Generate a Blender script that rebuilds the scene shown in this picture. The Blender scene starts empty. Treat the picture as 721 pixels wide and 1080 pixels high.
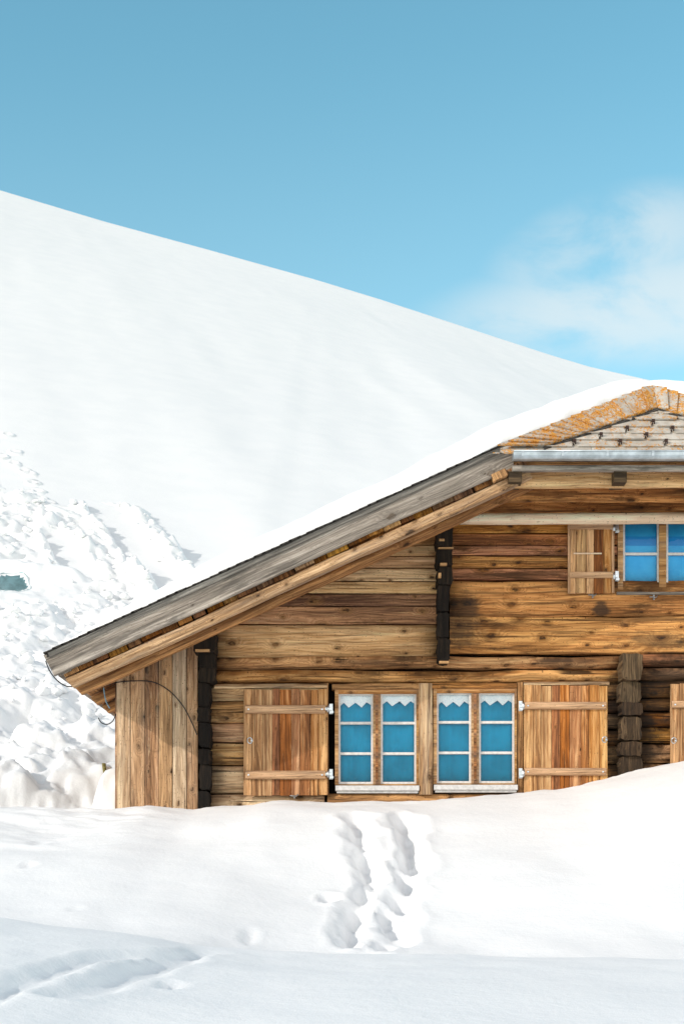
import bpy, bmesh, math, random
import numpy as np
from mathutils import Vector

random.seed(7)
RNG = np.random.default_rng(11)
SC = bpy.context.scene
COL = SC.collection

# ------------------------------------------------------------------ measuring helpers
CX, HZ, F, CAMY = 360.5, 930.0, 1500.0, -15.0

def P(px, py, y):
    """world point on the plane at depth y that the photograph shows at (px,py)"""
    d = (y - CAMY) / F
    return Vector(((px - CX) * d, y, (HZ - py) * d))

def smooth01(t):
    t = np.clip(t, 0, 1)
    return t * t * (3 - 2 * t)

# ------------------------------------------------------------------ noise
def _hash(ix, iy, seed):
    h = (ix.astype(np.int64) * 374761393 + iy.astype(np.int64) * 668265263 + seed * 974711) & 0x7fffffff
    h = ((h ^ (h >> 13)) * 1274126177) & 0x7fffffff
    h = (h ^ (h >> 16)) & 0x7fffffff
    return h / 0x7fffffff

def vnoise(x, y, seed=0):
    x0 = np.floor(x); y0 = np.floor(y)
    fx = x - x0; fy = y - y0
    fx = fx * fx * fx * (fx * (fx * 6 - 15) + 10); fy = fy * fy * fy * (fy * (fy * 6 - 15) + 10)
    a = _hash(x0, y0, seed); b = _hash(x0 + 1, y0, seed)
    c = _hash(x0, y0 + 1, seed); d = _hash(x0 + 1, y0 + 1, seed)
    return (a * (1 - fx) + b * fx) * (1 - fy) + (c * (1 - fx) + d * fx) * fy - 0.5

def fbm(x, y, seed=0, oct=4, gain=0.5):
    s = 0; a = 1
    for i in range(oct):
        s = s + a * vnoise(x, y, seed + i * 17)
        x = x * 2.03 + 5.1; y = y * 2.03 + 1.7; a *= gain
    return s

def pchip(xs, ys, x):
    """smooth interpolation through nodes; ys is a list of arrays"""
    x = np.asarray(x)
    out = np.where(x <= xs[0], ys[0], ys[-1]) + 0.0
    n = len(xs)
    h = [xs[i + 1] - xs[i] for i in range(n - 1)]
    dl = [(ys[i + 1] - ys[i]) / h[i] for i in range(n - 1)]
    m = [dl[0] * 0]
    for i in range(1, n - 1):
        pr = dl[i - 1] * dl[i]
        m.append(np.where(pr > 0, 2 * pr / (dl[i - 1] + dl[i] + 1e-9 * np.sign(dl[i - 1] + dl[i] + 1e-12)), 0))
    m.append(dl[-1] * 0 + dl[-1])
    for i in range(n - 1):
        t = np.clip((x - xs[i]) / h[i], 0, 1)
        t2 = t * t; t3 = t2 * t
        v = (2*t3-3*t2+1)*ys[i] + (t3-2*t2+t)*h[i]*m[i] + (-2*t3+3*t2)*ys[i+1] + (t3-t2)*h[i]*m[i+1]
        out = np.where((x > xs[i]) & (x <= xs[i + 1]), v, out)
    return out

# ------------------------------------------------------------------ mesh building
WORLD = {}

class MB:
    def __init__(s):
        s.v = []; s.f = []; s.uv = []; s.sm = []
    def add(s, verts, faces, uvs=None, smooth=False):
        o = len(s.v)
        s.v += [tuple(q) for q in verts]
        for i, f in enumerate(faces):
            s.f.append(tuple(k + o for k in f))
            s.uv.append(uvs[i] if uvs else [(0, 0)] * len(f))
            s.sm.append(smooth if not isinstance(smooth, list) else smooth[i])
    def build(s, name, mat, parent=None, recalc=True):
        A = np.array(s.v, dtype=float)
        c = (A.min(0) + A.max(0)) / 2
        A = A - c
        me = bpy.data.meshes.new(name)
        me.from_pydata(A.tolist(), [], s.f)
        uvl = me.uv_layers.new(name='grain')
        flat = [x for fu in s.uv for p in fu for x in p]
        uvl.data.foreach_set('uv', flat)
        me.polygons.foreach_set('use_smooth', s.sm)
        if recalc:
            bm = bmesh.new(); bm.from_mesh(me)
            bmesh.ops.recalc_face_normals(bm, faces=bm.faces)
            bm.to_mesh(me); bm.free()
        me.materials.append(mat)
        me.update()
        o = bpy.data.objects.new(name, me)
        COL.objects.link(o)
        link(o, Vector(c), parent)
        return o

def link(o, wloc, parent):
    WORLD[o.name] = Vector(wloc)
    if parent is not None:
        o.parent = parent
        o.location = Vector(wloc) - WORLD[parent.name]
    else:
        o.location = wloc

def empty(name, loc, parent=None):
    o = bpy.data.objects.new(name, None)
    COL.objects.link(o); o.empty_display_size = 0.3
    link(o, Vector(loc), parent)
    return o

def tag(o, label=None, cat=None, kind=None, group=None):
    if label: o['label'] = label
    if cat: o['category'] = cat
    if kind: o['kind'] = kind
    if group: o['group'] = group

def copy_tree(o, shift, parent, top=True):
    c = o.copy(); COL.objects.link(c)
    c.parent = parent
    WORLD[c.name] = WORLD[o.name] + shift
    if top: c.location = WORLD[c.name] - WORLD[parent.name]
    for ch in list(o.children):
        copy_tree(ch, shift, c, False)
    return c

def plank(wd, th, c=0.006):
    c = min(c, wd * .3, th * .45)
    return [(0, 0), (0, th - c), (c, th), (wd - c, th), (wd, th - c), (wd, 0)]

def logp(wd, th, b=0.45, n=8):
    """squared log with a bulging face"""
    pts = [(0, 0)]
    for i in range(n + 1):
        t = i / n
        k = math.sin(math.pi * t) ** 0.55
        pts.append((wd * t, th * (1 - b) + th * b * k))
    pts.append((wd, 0))
    return pts

def roundp(r, n=12, sx=1.0):
    return [(r * sx * math.cos(2 * math.pi * i / n), r * math.sin(2 * math.pi * i / n)) for i in range(n)]

def beam(mb, p0, p1, vd, wd, prof, step=0.25, wob=0.0, smooth=False, skew0=0.0, skew1=0.0, prand=0.0):
    """sweep a profile from p0 to p1. skew = how much the end leans per metre of v."""
    p0 = Vector(p0); p1 = Vector(p1); vd = Vector(vd).normalized(); wd = Vector(wd).normalized()
    L = (p1 - p0).length; ud = (p1 - p0) / L
    n = max(1, int(L / step)) if wob > 0 else 1
    m = len(prof); V = []; U = []
    s1, s2, s3 = random.random() * 90, random.random() * 90, random.random() * 90
    pj = [(random.uniform(-prand, prand), random.uniform(-prand, prand)) for _ in prof]
    for i in range(n + 1):
        t = i / n; l = L * t
        dv = wob * (math.sin(l * 2.1 + s1) + .6 * math.sin(l * 5.3 + s2)) * .6
        dw = wob * (math.sin(l * 1.7 + s3) + .5 * math.sin(l * 6.1 + s1)) * .4
        for j, (a, b) in enumerate(prof):
            lv = l
            if i == 0: lv += skew0 * a
            if i == n: lv += skew1 * a
            a2 = a + dv + pj[j][0] + (wob * .5 * math.sin(l * 7 + j * 2.2 + s2)); b2 = b + dw + pj[j][1]
            V.append(p0 + ud * lv + vd * a2 + wd * b2)
            U.append((lv, a + b * .8))
    fs = []; uvs = []; sm = []
    for i in range(n):
        for j in range(m):
            k = (j + 1) % m
            q = (i * m + j, i * m + k, (i + 1) * m + k, (i + 1) * m + j)
            fs.append(q); uvs.append([U[x] for x in q]); sm.append(smooth and not (abs(prof[j][1]) < 1e-6 and abs(prof[k][1]) < 1e-6))
    for i in (0, n):
        q = tuple(i * m + j for j in range(m))
        fs.append(q); uvs.append([(U[x][0] + prof[j][1] * 2 + .5, prof[j][0] * 3) for j, x in enumerate(q)]); sm.append(False)
    mb.add(V, fs, uvs, sm)

def hboard(mb, px0, px1, pt, pb, yb, th, kind='plank', gap=0.004, wob=0.0, skew0=0, skew1=0, b=.45, cham=.006, prand=0.0):
    """horizontal board on the facade whose FRONT face covers the given photo rectangle"""
    yf = yb - th
    a = P(px0, pb, yf); c = P(px1, pt, yf)
    wd = c.z - a.z - gap
    pr = plank(wd, th, cham) if kind == 'plank' else logp(wd, th, b)
    beam(mb, (a.x, yb, a.z + gap / 2), (c.x, yb, a.z + gap / 2), (0, 0, 1), (0, -1, 0), pr, wob=wob, smooth=(kind == 'log'), skew0=skew0, skew1=skew1, prand=prand)

def vboard(mb, px0, px1, pt, pb, yb, th, gap=0.004, wob=0.0, skew1=0, cham=.005, kind='plank', b=.3):
    yf = yb - th
    a = P(px0, pb, yf); c = P(px1, pt, yf)
    wd = c.x - a.x - gap
    pr = plank(wd, th, cham) if kind == 'plank' else logp(wd, th, b)
    beam(mb, (a.x + gap / 2, yb, a.z), (a.x + gap / 2, yb, c.z), (1, 0, 0), (0, -1, 0), pr, wob=wob, skew1=skew1, smooth=(kind == 'log'))

def boxw(mb, x0, x1, y0, y1, z0, z1, c=0.0):
    beam(mb, (x0, y1, z0), (x1, y1, z0), (0, 0, 1), (0, -1, 0), plank(z1 - z0, y1 - y0, c) if c else [(0, 0), (0, y1 - y0), (z1 - z0, y1 - y0), (z1 - z0, 0)])

def boxpx(mb, px0, px1, pt, pb, yf, yb, c=0.003):
    a = P(px0, pb, yf); b = P(px1, pt, yf)
    boxw(mb, a.x, b.x, yf, yb, a.z, b.z, c)

def tube(mb, pts, r, n=7, smooth=True):
    pts = [Vector(p) for p in pts]; V = []; fs = []
    for i, p in enumerate(pts):
        t = (pts[min(i + 1, len(pts) - 1)] - pts[max(i - 1, 0)]).normalized()
        a = t.cross(Vector((0.31, 1, .17))).normalized(); b = t.cross(a)
        for j in range(n):
            V.append(p + (a * math.cos(2 * math.pi * j / n) + b * math.sin(2 * math.pi * j / n)) * r)
    for i in range(len(pts) - 1):
        for j in range(n):
            k = (j + 1) % n
            fs.append((i * n + j, i * n + k, (i + 1) * n + k, (i + 1) * n + j))
    fs.append(tuple(range(n))); fs.append(tuple((len(pts) - 1) * n + j for j in range(n)))
    mb.add(V, fs, None, smooth)

def curve_pts(ctrl, n=8):
    out = []
    c = [Vector(p) for p in ctrl]
    for i in range(len(c) - 1):
        a = c[max(i - 1, 0)]; b = c[i]; d = c[i + 1]; e = c[min(i + 2, len(c) - 1)]
        for k in range(n):
            t = k / n
            out.append(0.5 * ((2 * b) + (d - a) * t + (2 * a - 5 * b + 4 * d - e) * t * t + (3 * b - a - 3 * d + e) * t ** 3))
    out.append(c[-1])
    return out

# ------------------------------------------------------------------ materials
class NT:
    def __init__(s, name):
        s.m = bpy.data.materials.new(name); s.m.use_nodes = True
        s.t = s.m.node_tree; s.n = s.t.nodes; s.n.clear()
        s.out = s.n.new('ShaderNodeOutputMaterial')
    def N(s, ty, **kw):
        n = s.n.new(ty)
        for k, v in kw.items(): setattr(n, k, v)
        return n
    def L(s, a, b): s.t.links.new(a, b)
    def put(s, sock, v):
        if hasattr(v, 'is_output'): s.L(v, sock)
        else: sock.default_value = v
    def math(s, op, a, b=0.0, c=None, clamp=False):
        n = s.N('ShaderNodeMath', operation=op, use_clamp=clamp)
        s.put(n.inputs[0], a); s.put(n.inputs[1], b)
        if c is not None: s.put(n.inputs[2], c)
        return n.outputs[0]
    def comb(s, x, y, z=0.0):
        n = s.N('ShaderNodeCombineXYZ')
        s.put(n.inputs[0], x); s.put(n.inputs[1], y); s.put(n.inputs[2], z)
        return n.outputs[0]
    def noise(s, vec, scale=1.0, detail=3.0, rough=0.5, dist=0.0):
        n = s.N('ShaderNodeTexNoise')
        s.put(n.inputs['Vector'], vec); n.inputs['Scale'].default_value = scale
        n.inputs['Detail'].default_value = detail; n.inputs['Roughness'].default_value = rough
        n.inputs['Distortion'].default_value = dist
        return n.outputs['Fac']
    def rng(s, v, a, b, c=0.0, d=1.0, smooth=True):
        n = s.N('ShaderNodeMapRange', interpolation_type='SMOOTHSTEP' if smooth else 'LINEAR')
        s.put(n.inputs[0], v); s.put(n.inputs[1], a); s.put(n.inputs[2], b); s.put(n.inputs[3], c); s.put(n.inputs[4], d)
        return n.outputs[0]
    def mix(s, f, a, b, blend='MIX'):
        n = s.N('ShaderNodeMix', data_type='RGBA', blend_type=blend)
        s.put(n.inputs[0], f)
        for sock, v in ((n.inputs[6], a), (n.inputs[7], b)):
            if hasattr(v, 'is_output'): s.L(v, sock)
            else: sock.default_value = (*v, 1)
        return n.outputs[2]
    def ramp(s, f, stops):
        n = s.N('ShaderNodeValToRGB'); s.L(f, n.inputs[0])
        e = n.color_ramp.elements
        e[0].position = stops[0][0]; e[0].color = (*stops[0][1], 1)
        e[1].position = stops[-1][0]; e[1].color = (*stops[-1][1], 1)
        for p, c in stops[1:-1]:
            k = e.new(p); k.color = (*c, 1)
        return n.outputs[0]
    def bsdf(s, col, rough=0.7, spec=0.3, metal=0.0, bump=None, bstr=0.3, bdist=0.01, **kw):
        n = s.N('ShaderNodeBsdfPrincipled')
        if hasattr(col, 'is_output'): s.L(col, n.inputs['Base Color'])
        else: n.inputs['Base Color'].default_value = (*col, 1)
        s.put(n.inputs['Roughness'], rough); s.put(n.inputs['Metallic'], metal)
        n.inputs['Specular IOR Level'].default_value = spec
        for k, v in kw.items(): s.put(n.inputs[k], v)
        if bump is not None:
            b = s.N('ShaderNodeBump'); b.inputs['Strength'].default_value = bstr; b.inputs['Distance'].default_value = bdist
            s.L(bump, b.inputs['Height']); s.L(b.outputs[0], n.inputs['Normal'])
        s.L(n.outputs[0], s.out.inputs[0])
        return n

def wood(name, light, mid, dark, rings=26.0, knots=0.5, ksize=1.0, stain=0.3, stain_col=(.045, .021, .009), crack=.5,
         value_var=.3, sat_var=.3, soot=(), grain_bias=0.0, top_dark=None, rough=.8, kdark=(.035, .018, .009), grey=0.0):
    t = NT(name)
    uv = t.N('ShaderNodeUVMap', uv_map='grain').outputs[0]
    sp = t.N('ShaderNodeSeparateXYZ'); t.L(uv, sp.inputs[0])
    geo = t.N('ShaderNodeNewGeometry')
    isl = geo.outputs['Random Per Island']
    r2 = t.math('FRACT', t.math('MULTIPLY', isl, 57.31))
    r3 = t.math('FRACT', t.math('MULTIPLY', isl, 191.7))
    u = t.math('ADD', sp.outputs[0], t.math('MULTIPLY', isl, 43.0))
    v = t.math('ADD', sp.outputs[1], t.math('MULTIPLY', r2, 17.0))
    # knots
    vo = t.N('ShaderNodeTexVoronoi', voronoi_dimensions='2D', feature='F1')
    vo.inputs['Scale'].default_value = 1.0
    dn = t.N('ShaderNodeTexNoise'); dn.inputs['Scale'].default_value = 1.0; dn.inputs['Detail'].default_value = 3
    t.L(t.comb(t.math('MULTIPLY', u, 14.0), t.math('MULTIPLY', v, 30.0), isl), dn.inputs['Vector'])
    dsp = t.N('ShaderNodeSeparateColor'); t.L(dn.outputs['Color'], dsp.inputs[0])
    t.L(t.comb(t.math('MULTIPLY_ADD', u, 2.9, t.math('MULTIPLY', t.math('SUBTRACT', dsp.outputs[0], .5), .16)),
               t.math('MULTIPLY_ADD', v, 5.2, t.math('MULTIPLY', t.math('SUBTRACT', dsp.outputs[1], .5), .16))), vo.inputs['Vector'])
    kd = vo.outputs['Distance']
    sc = t.N('ShaderNodeSeparateColor'); t.L(vo.outputs['Color'], sc.inputs[0])
    kon = t.math('LESS_THAN', sc.outputs[0], knots)
    ksz = t.math('MULTIPLY_ADD', t.math('POWER', sc.outputs[1], 2.0), .85 * ksize, .38 * ksize)
    kb = t.math('MULTIPLY', t.rng(t.math('DIVIDE', kd, ksz), 0.40, 0.0), kon)
    kcore = t.math('MULTIPLY', t.rng(t.math('DIVIDE', kd, ksz), 0.115, 0.06), kon)
    khalo = t.math('MULTIPLY', t.rng(t.math('DIVIDE', kd, ksz), 0.26, 0.1), kon)
    # grain lines = contours of a warped height
    n1 = t.noise(t.comb(t.math('MULTIPLY', u, .9), t.math('MULTIPLY', v, 5.0), t.math('MULTIPLY', isl, 31.0)), 1, 3, .5)
    H = t.math('ADD', t.math('MULTIPLY', v, rings), t.math('MULTIPLY', n1, 7.0))
    H = t.math('ADD', H, t.math('MULTIPLY', kb, 3.2))
    ring = t.math('MULTIPLY', t.math('PINGPONG', H, .5), 2.0)
    ring = t.math('POWER', ring, .8)
    fib = t.noise(t.comb(t.math('MULTIPLY', u, 5.0), t.math('MULTIPLY', v, 210.0), isl), 1, 2, .6)
    midn = t.noise(t.comb(t.math('MULTIPLY', u, .7), t.math('MULTIPLY', v, 12.0), t.math('MULTIPLY', r2, 9)), 1, 4, .62)
    big = t.noise(t.comb(t.math('MULTIPLY', u, .45), t.math('MULTIPLY', v, 2.2), t.math('MULTIPLY', r3, 9)), 1, 3, .55)
    tone = t.math('ADD', t.math('MULTIPLY', ring, .15), t.math('MULTIPLY', fib, .25))
    tone = t.math('ADD', tone, t.math('MULTIPLY', midn, .88))
    tone = t.math('ADD', tone, t.math('MULTIPLY', big, .65))
    tone = t.math('ADD', tone, grain_bias - .46)
    tone = t.math('ADD', tone, t.math('MULTIPLY', t.math('SUBTRACT', r3, .5), value_var))
    tone = t.math('MULTIPLY_ADD', tone, 1.6, -.30)
    col = t.ramp(tone, [(0.0, dark), (.30, tuple(.5 * a + .5 * b for a, b in zip(dark, mid))), (.52, mid), (.80, light), (1.0, tuple(min(.75, a * 1.2) for a in light))])
    hs = t.N('ShaderNodeHueSaturation')
    t.put(hs.inputs['Saturation'], t.math('MULTIPLY_ADD', r2, sat_var, 1 - sat_var * .55))
    t.put(hs.inputs['Hue'], t.math('MULTIPLY_ADD', r3, .018, .491))
    t.L(col, hs.inputs['Color']); col = hs.outputs[0]
    col = t.mix(t.math('MULTIPLY', khalo, .55), col, tuple(.35 * a + .65 * b for a, b in zip(mid, dark)))
    kcol = t.mix(t.rng(dsp.outputs[2], .42, .60), kdark, tuple(.45 * a + .55 * b for a, b in zip(mid, kdark)))
    col = t.mix(t.math('MULTIPLY', kcore, .92), col, kcol)
    # uneven hand-hewn patches: short scuffs and blotches
    sc1 = t.noise(t.comb(t.math('MULTIPLY', u, 3.2), t.math('MULTIPLY', v, 26.0), t.math('MULTIPLY', r3, 21)), 1, 5, .72, .6)
    col = t.mix(t.math('MULTIPLY', t.rng(sc1, .56, .70), .55), col, tuple(.4 * a + .6 * b for a, b in zip(mid, dark)))
    col = t.mix(t.math('MULTIPLY', t.rng(sc1, .42, .32), .45), col, tuple(min(.72, a * 1.12) for a in light))
    pk = t.N('ShaderNodeTexVoronoi', voronoi_dimensions='2D', feature='F1')
    t.L(t.comb(t.math('MULTIPLY_ADD', u, 4.2, t.math('MULTIPLY', dsp.outputs[1], .2)), t.math('MULTIPLY_ADD', v, 9.5, t.math('MULTIPLY', dsp.outputs[0], .25))), pk.inputs['Vector'])
    ps = t.N('ShaderNodeSeparateColor'); t.L(pk.outputs['Color'], ps.inputs[0])
    pin = t.math('MULTIPLY', t.rng(pk.outputs['Distance'], .15, .07), t.math('LESS_THAN', ps.outputs[0], knots * .45))
    col = t.mix(t.math('MULTIPLY', pin, .85), col, kdark)
    # checks along the grain
    cr = t.noise(t.comb(t.math('MULTIPLY', u, .9), t.math('MULTIPLY', v, 58.0), t.math('MULTIPLY', r3, 40)), 1, 2, .55, .2)
    crm = t.rng(cr, .62, .67)
    crm = t.math('MULTIPLY', crm, crack)
    # nail holes and worm specks
    v2 = t.N('ShaderNodeTexVoronoi', voronoi_dimensions='2D', feature='F1')
    t.L(t.comb(t.math('MULTIPLY', u, 5.5), t.math('MULTIPLY', v, 9.0)), v2.inputs['Vector'])
    s2 = t.N('ShaderNodeSeparateColor'); t.L(v2.outputs['Color'], s2.inputs[0])
    nail = t.math('MULTIPLY', t.rng(v2.outputs['Distance'], .075, .045), t.math('LESS_THAN', s2.outputs[0], .3))
    col = t.mix(t.math('MAXIMUM', crm, t.math('MULTIPLY', nail, .8)), col, tuple(a * .45 for a in dark))
    # weather stains, elongated along the grain
    st = t.noise(t.comb(t.math('MULTIPLY', u, .9), t.math('MULTIPLY', v, 6.5), t.math('MULTIPLY', isl, 77)), 1, 5, .68, .4)
    st2 = t.noise(t.comb(t.math('MULTIPLY', u, .55), t.math('MULTIPLY', v, 24.0), t.math('MULTIPLY', r3, 55)), 1, 5, .66, .3)
    st3 = t.noise(t.comb(t.math('MULTIPLY', u, 1.1), t.math('MULTIPLY', v, 1.6), t.math('MULTIPLY', r2, 13)), 1, 3, .6)
    sm = t.math('MAXIMUM', t.rng(st, .50, .62), t.math('MULTIPLY', t.rng(st2, .50, .60), .85))
    sm = t.math('MULTIPLY', sm, t.rng(st3, .30, .62, .35, 1.0))
    stm = t.math('MULTIPLY', sm, stain)
    col = t.mix(stm, col, stain_col)
    if grey:
        gw = t.noise(t.comb(t.math('MULTIPLY', u, .6), t.math('MULTIPLY', v, 9.0), t.math('MULTIPLY', r2, 33)), 1, 4, .6)
        col = t.mix(t.math('MULTIPLY', t.rng(gw, .42, .66), grey), col, (.20, .185, .17))
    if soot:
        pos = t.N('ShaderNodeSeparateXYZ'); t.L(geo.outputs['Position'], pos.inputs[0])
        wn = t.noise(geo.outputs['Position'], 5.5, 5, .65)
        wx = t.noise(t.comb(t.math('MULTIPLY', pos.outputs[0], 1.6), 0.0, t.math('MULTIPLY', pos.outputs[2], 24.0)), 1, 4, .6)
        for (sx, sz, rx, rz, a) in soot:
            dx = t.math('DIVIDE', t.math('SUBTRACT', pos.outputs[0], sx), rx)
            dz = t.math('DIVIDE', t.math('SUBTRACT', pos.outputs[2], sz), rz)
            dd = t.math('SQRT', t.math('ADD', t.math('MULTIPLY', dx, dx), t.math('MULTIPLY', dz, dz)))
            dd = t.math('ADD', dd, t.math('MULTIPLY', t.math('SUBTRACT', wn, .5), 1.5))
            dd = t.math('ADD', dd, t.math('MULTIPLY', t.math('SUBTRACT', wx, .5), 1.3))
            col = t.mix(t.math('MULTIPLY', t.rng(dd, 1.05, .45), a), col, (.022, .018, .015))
    h2 = t.N('ShaderNodeHueSaturation'); h2.inputs['Saturation'].default_value = 1.02; h2.inputs['Value'].default_value = 1.12
    t.L(col, h2.inputs['Color']); col = h2.outputs[0]
    hgt = t.math('ADD', t.math('MULTIPLY', fib, .5), t.math('MULTIPLY', midn, .6))
    hgt = t.math('SUBTRACT', hgt, t.math('MULTIPLY', crm, 1.0))
    hgt = t.math('ADD', hgt, t.math('MULTIPLY', kcore, .6))
    hgt = t.math('ADD', hgt, t.math('MULTIPLY', sc1, 1.1))
    t.bsdf(col, rough, .22, bump=hgt, bstr=.75, bdist=.016)
    return t.m

def simple(name, col, rough=.6, spec=.3, metal=0.0, nscale=20.0, var=.25, bstr=.2, bdist=.004):
    t = NT(name)
    tc = t.N('ShaderNodeTexCoord').outputs['Object']
    n = t.noise(tc, nscale, 4, .6)
    c = t.mix(t.rng(n, .3, .7), tuple(a * (1 - var) for a in col), tuple(min(1, a * (1 + var)) for a in col))
    t.bsdf(c, rough, spec, metal, bump=n, bstr=bstr, bdist=bdist)
    return t.m

def snow_mat(name, fine=1.0, alb=1.0, dirt=0.0):
    t = NT(name)
    geo = t.N('ShaderNodeNewGeometry'); p = geo.outputs['Position']
    a = t.noise(p, 3.0 * fine, 5, .6); b = t.noise(p, 26.0 * fine, 4, .65); c = t.noise(p, 150.0 * fine, 2, .6)
    h = t.math('ADD', t.math('MULTIPLY', a, 1.2), t.math('ADD', t.math('MULTIPLY', b, .35), t.math('MULTIPLY', c, .12)))
    col = t.mix(t.rng(a, .35, .65), tuple(alb * q for q in (.87, .88, .885)), tuple(alb * q for q in (.90, .905, .905)))
    if dirt:
        d = t.noise(p, 1.1, 5, .6)
        col = t.mix(t.math('MULTIPLY', t.rng(d, .58, .72), dirt), col, (.80, .79, .77))
    t.bsdf(col, .6, .15, bump=h, bstr=.35, bdist=.03)
    return t.m

M = {}
M['snow'] = snow_mat('fresh snow')
M['hill'] = snow_mat('wind packed snow', .35, alb=.92)
M['debris'] = snow_mat('broken snow', 1.0, alb=.93, dirt=.3)
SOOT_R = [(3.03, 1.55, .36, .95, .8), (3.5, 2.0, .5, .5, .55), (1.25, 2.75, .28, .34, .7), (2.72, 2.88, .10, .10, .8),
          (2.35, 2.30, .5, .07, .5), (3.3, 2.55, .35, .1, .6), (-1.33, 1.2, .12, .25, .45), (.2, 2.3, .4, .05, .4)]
M['gable'] = wood('pale weathered gable plank', (.72, .44, .215), (.50, .26, .10), (0.1, 0.045, 0.02), knots=.6, ksize=1.35, stain=0.4, value_var=.28, soot=[(1.25, 2.6, .22, .5, .6)])
M['gable_r'] = wood('brown gable plank', (0.660, 0.297, 0.088), (0.410, 0.153, 0.037), (0.050, 0.019, 0.006), knots=.8, ksize=1.6, stain=0.85, value_var=.25, soot=SOOT_R)
M['log'] = wood('knotty larch log', (.64, .35, .15), (.37, .165, .06), (.03, .014, .006), knots=.95, ksize=1.7, stain=0.92, value_var=.25, crack=.9, soot=SOOT_R)
M['log_low'] = wood('hewn log', (0.74, 0.51, 0.28), (0.51, 0.29, 0.135), (0.06, 0.033, 0.016), knots=.4, ksize=1.4, stain=0.6, value_var=.25, crack=.9, soot=SOOT_R)
M['log_dark'] = wood('dark larch log', (.56, .29, .11), (.31, .145, .052), (0.021, 0.010, 0.005), knots=.55, stain=.75, value_var=.3, crack=.9, soot=SOOT_R)
M['annex'] = wood('weathered vertical plank', (0.7, 0.49, 0.31), (0.52, 0.325, 0.185), (0.09, 0.05, 0.028), rings=20, knots=.55, ksize=1.5, stain=0.45, value_var=.25, grey=0.2)
M['grey'] = wood('silver grey board', (.45, .395, .34), (.27, .228, .19), (0.1, 0.085, 0.07), rings=34, knots=.3, ksize=1.2, stain=0.85, stain_col=(.075, .066, .056), value_var=.05, sat_var=.1, kdark=(.10, .075, .055))
M['grey_dark'] = wood('dark wet grey board', (0.27, 0.25, 0.22), (0.17, 0.155, 0.135), (0.05, 0.044, 0.038), rings=34, knots=.1, stain=.6, stain_col=(.03, .027, .024), value_var=.05, sat_var=.1)
M['rafter'] = wood('rafter timber', (0.66, 0.43, 0.245), (0.44, 0.25, 0.12), (0.08, 0.04, 0.02), knots=.55, ksize=1.4, stain=0.6, value_var=.15, grey=0.45)
M['soffit'] = wood('roof boarding', (0.550, 0.270, 0.099), (0.297, 0.130, 0.045), (0.044, 0.020, 0.009), knots=.35, stain=0.5, value_var=.35)
M['pole'] = wood('peeled pale pole', (.76, .57, .41), (.66, .47, .32), (.34, .20, .11), rings=14, knots=.45, ksize=.55, stain=.1, value_var=.05, grain_bias=.1, crack=.2)
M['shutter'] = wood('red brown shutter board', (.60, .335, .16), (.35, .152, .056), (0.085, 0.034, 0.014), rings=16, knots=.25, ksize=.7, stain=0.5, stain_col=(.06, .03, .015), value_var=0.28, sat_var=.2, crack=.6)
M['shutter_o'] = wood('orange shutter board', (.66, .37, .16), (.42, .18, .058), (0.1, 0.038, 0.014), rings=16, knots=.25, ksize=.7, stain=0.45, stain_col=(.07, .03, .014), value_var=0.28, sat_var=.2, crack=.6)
M['batten'] = wood('shutter batten', (0.576, 0.344, 0.192), (0.368, 0.192, 0.093), (0.088, 0.044, 0.022), rings=24, knots=.2, stain=.35, value_var=.3, grey=.3)
M['frame'] = wood('varnished window frame', (0.6, 0.35, 0.155), (0.4, 0.195, 0.075), (0.1, 0.046, 0.02), rings=20, knots=.15, stain=0.4, value_var=.15, grey=.3)
M['jamb'] = wood('flaking jamb post', (0.68, 0.46, 0.26), (0.44, 0.24, 0.11), (0.055, 0.03, 0.016), rings=20, knots=.3, stain=0.85, value_var=.2, crack=1.0, grey=.3)
M['char'] = wood('blackened log end', (.028, .018, .011), (.011, .0075, .005), (.003, .0022, .0016), knots=.4, stain=.3, stain_col=(.006, .005, .005), value_var=.2, sat_var=.1)
M['char2'] = wood('grey black log end', (0.15, 0.095, 0.05), (0.065, 0.04, 0.021), (0.01, 0.007, 0.005), knots=.4, stain=.6, stain_col=(.012, .01, .008), value_var=.3, sat_var=.1)
M['core'] = simple('dark backing box', (.012, .009, .007), .9, .05)
M['sash'] = simple('weathered white paint', (.66, .63, .60), .6, .3, nscale=35, var=.12)
M['sill'] = simple('grey white painted sill', (.60, .59, .58), .6, .3, nscale=25, var=.15)
M['curtain'] = simple('blue window cloth', (.014, .33, .54), .85, .1, nscale=5, var=.13)
M['steel'] = simple('galvanised hinge steel', (.62, .65, .68), .38, .5, 1.0, nscale=40, var=.15)
M['catch'] = simple('dull grey iron', (.30, .30, .30), .5, .4, .8, nscale=60, var=.3)
M['iron'] = simple('rusty dark iron', (.05, .028, .022), .7, .3, .3, nscale=60, var=.4)
M['zinc'] = simple('zinc gutter', (.42, .47, .50), .45, .4, .75, nscale=7, var=.25)
M['rubber'] = simple('black cable sheath', (.02, .02, .022), .5, .3)
M['bluewire'] = simple('faded blue cord', (.16, .28, .36), .6, .3)
M['stake'] = simple('olive painted wood', (.18, .15, .05), .7, .2, nscale=60, var=.4)

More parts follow.
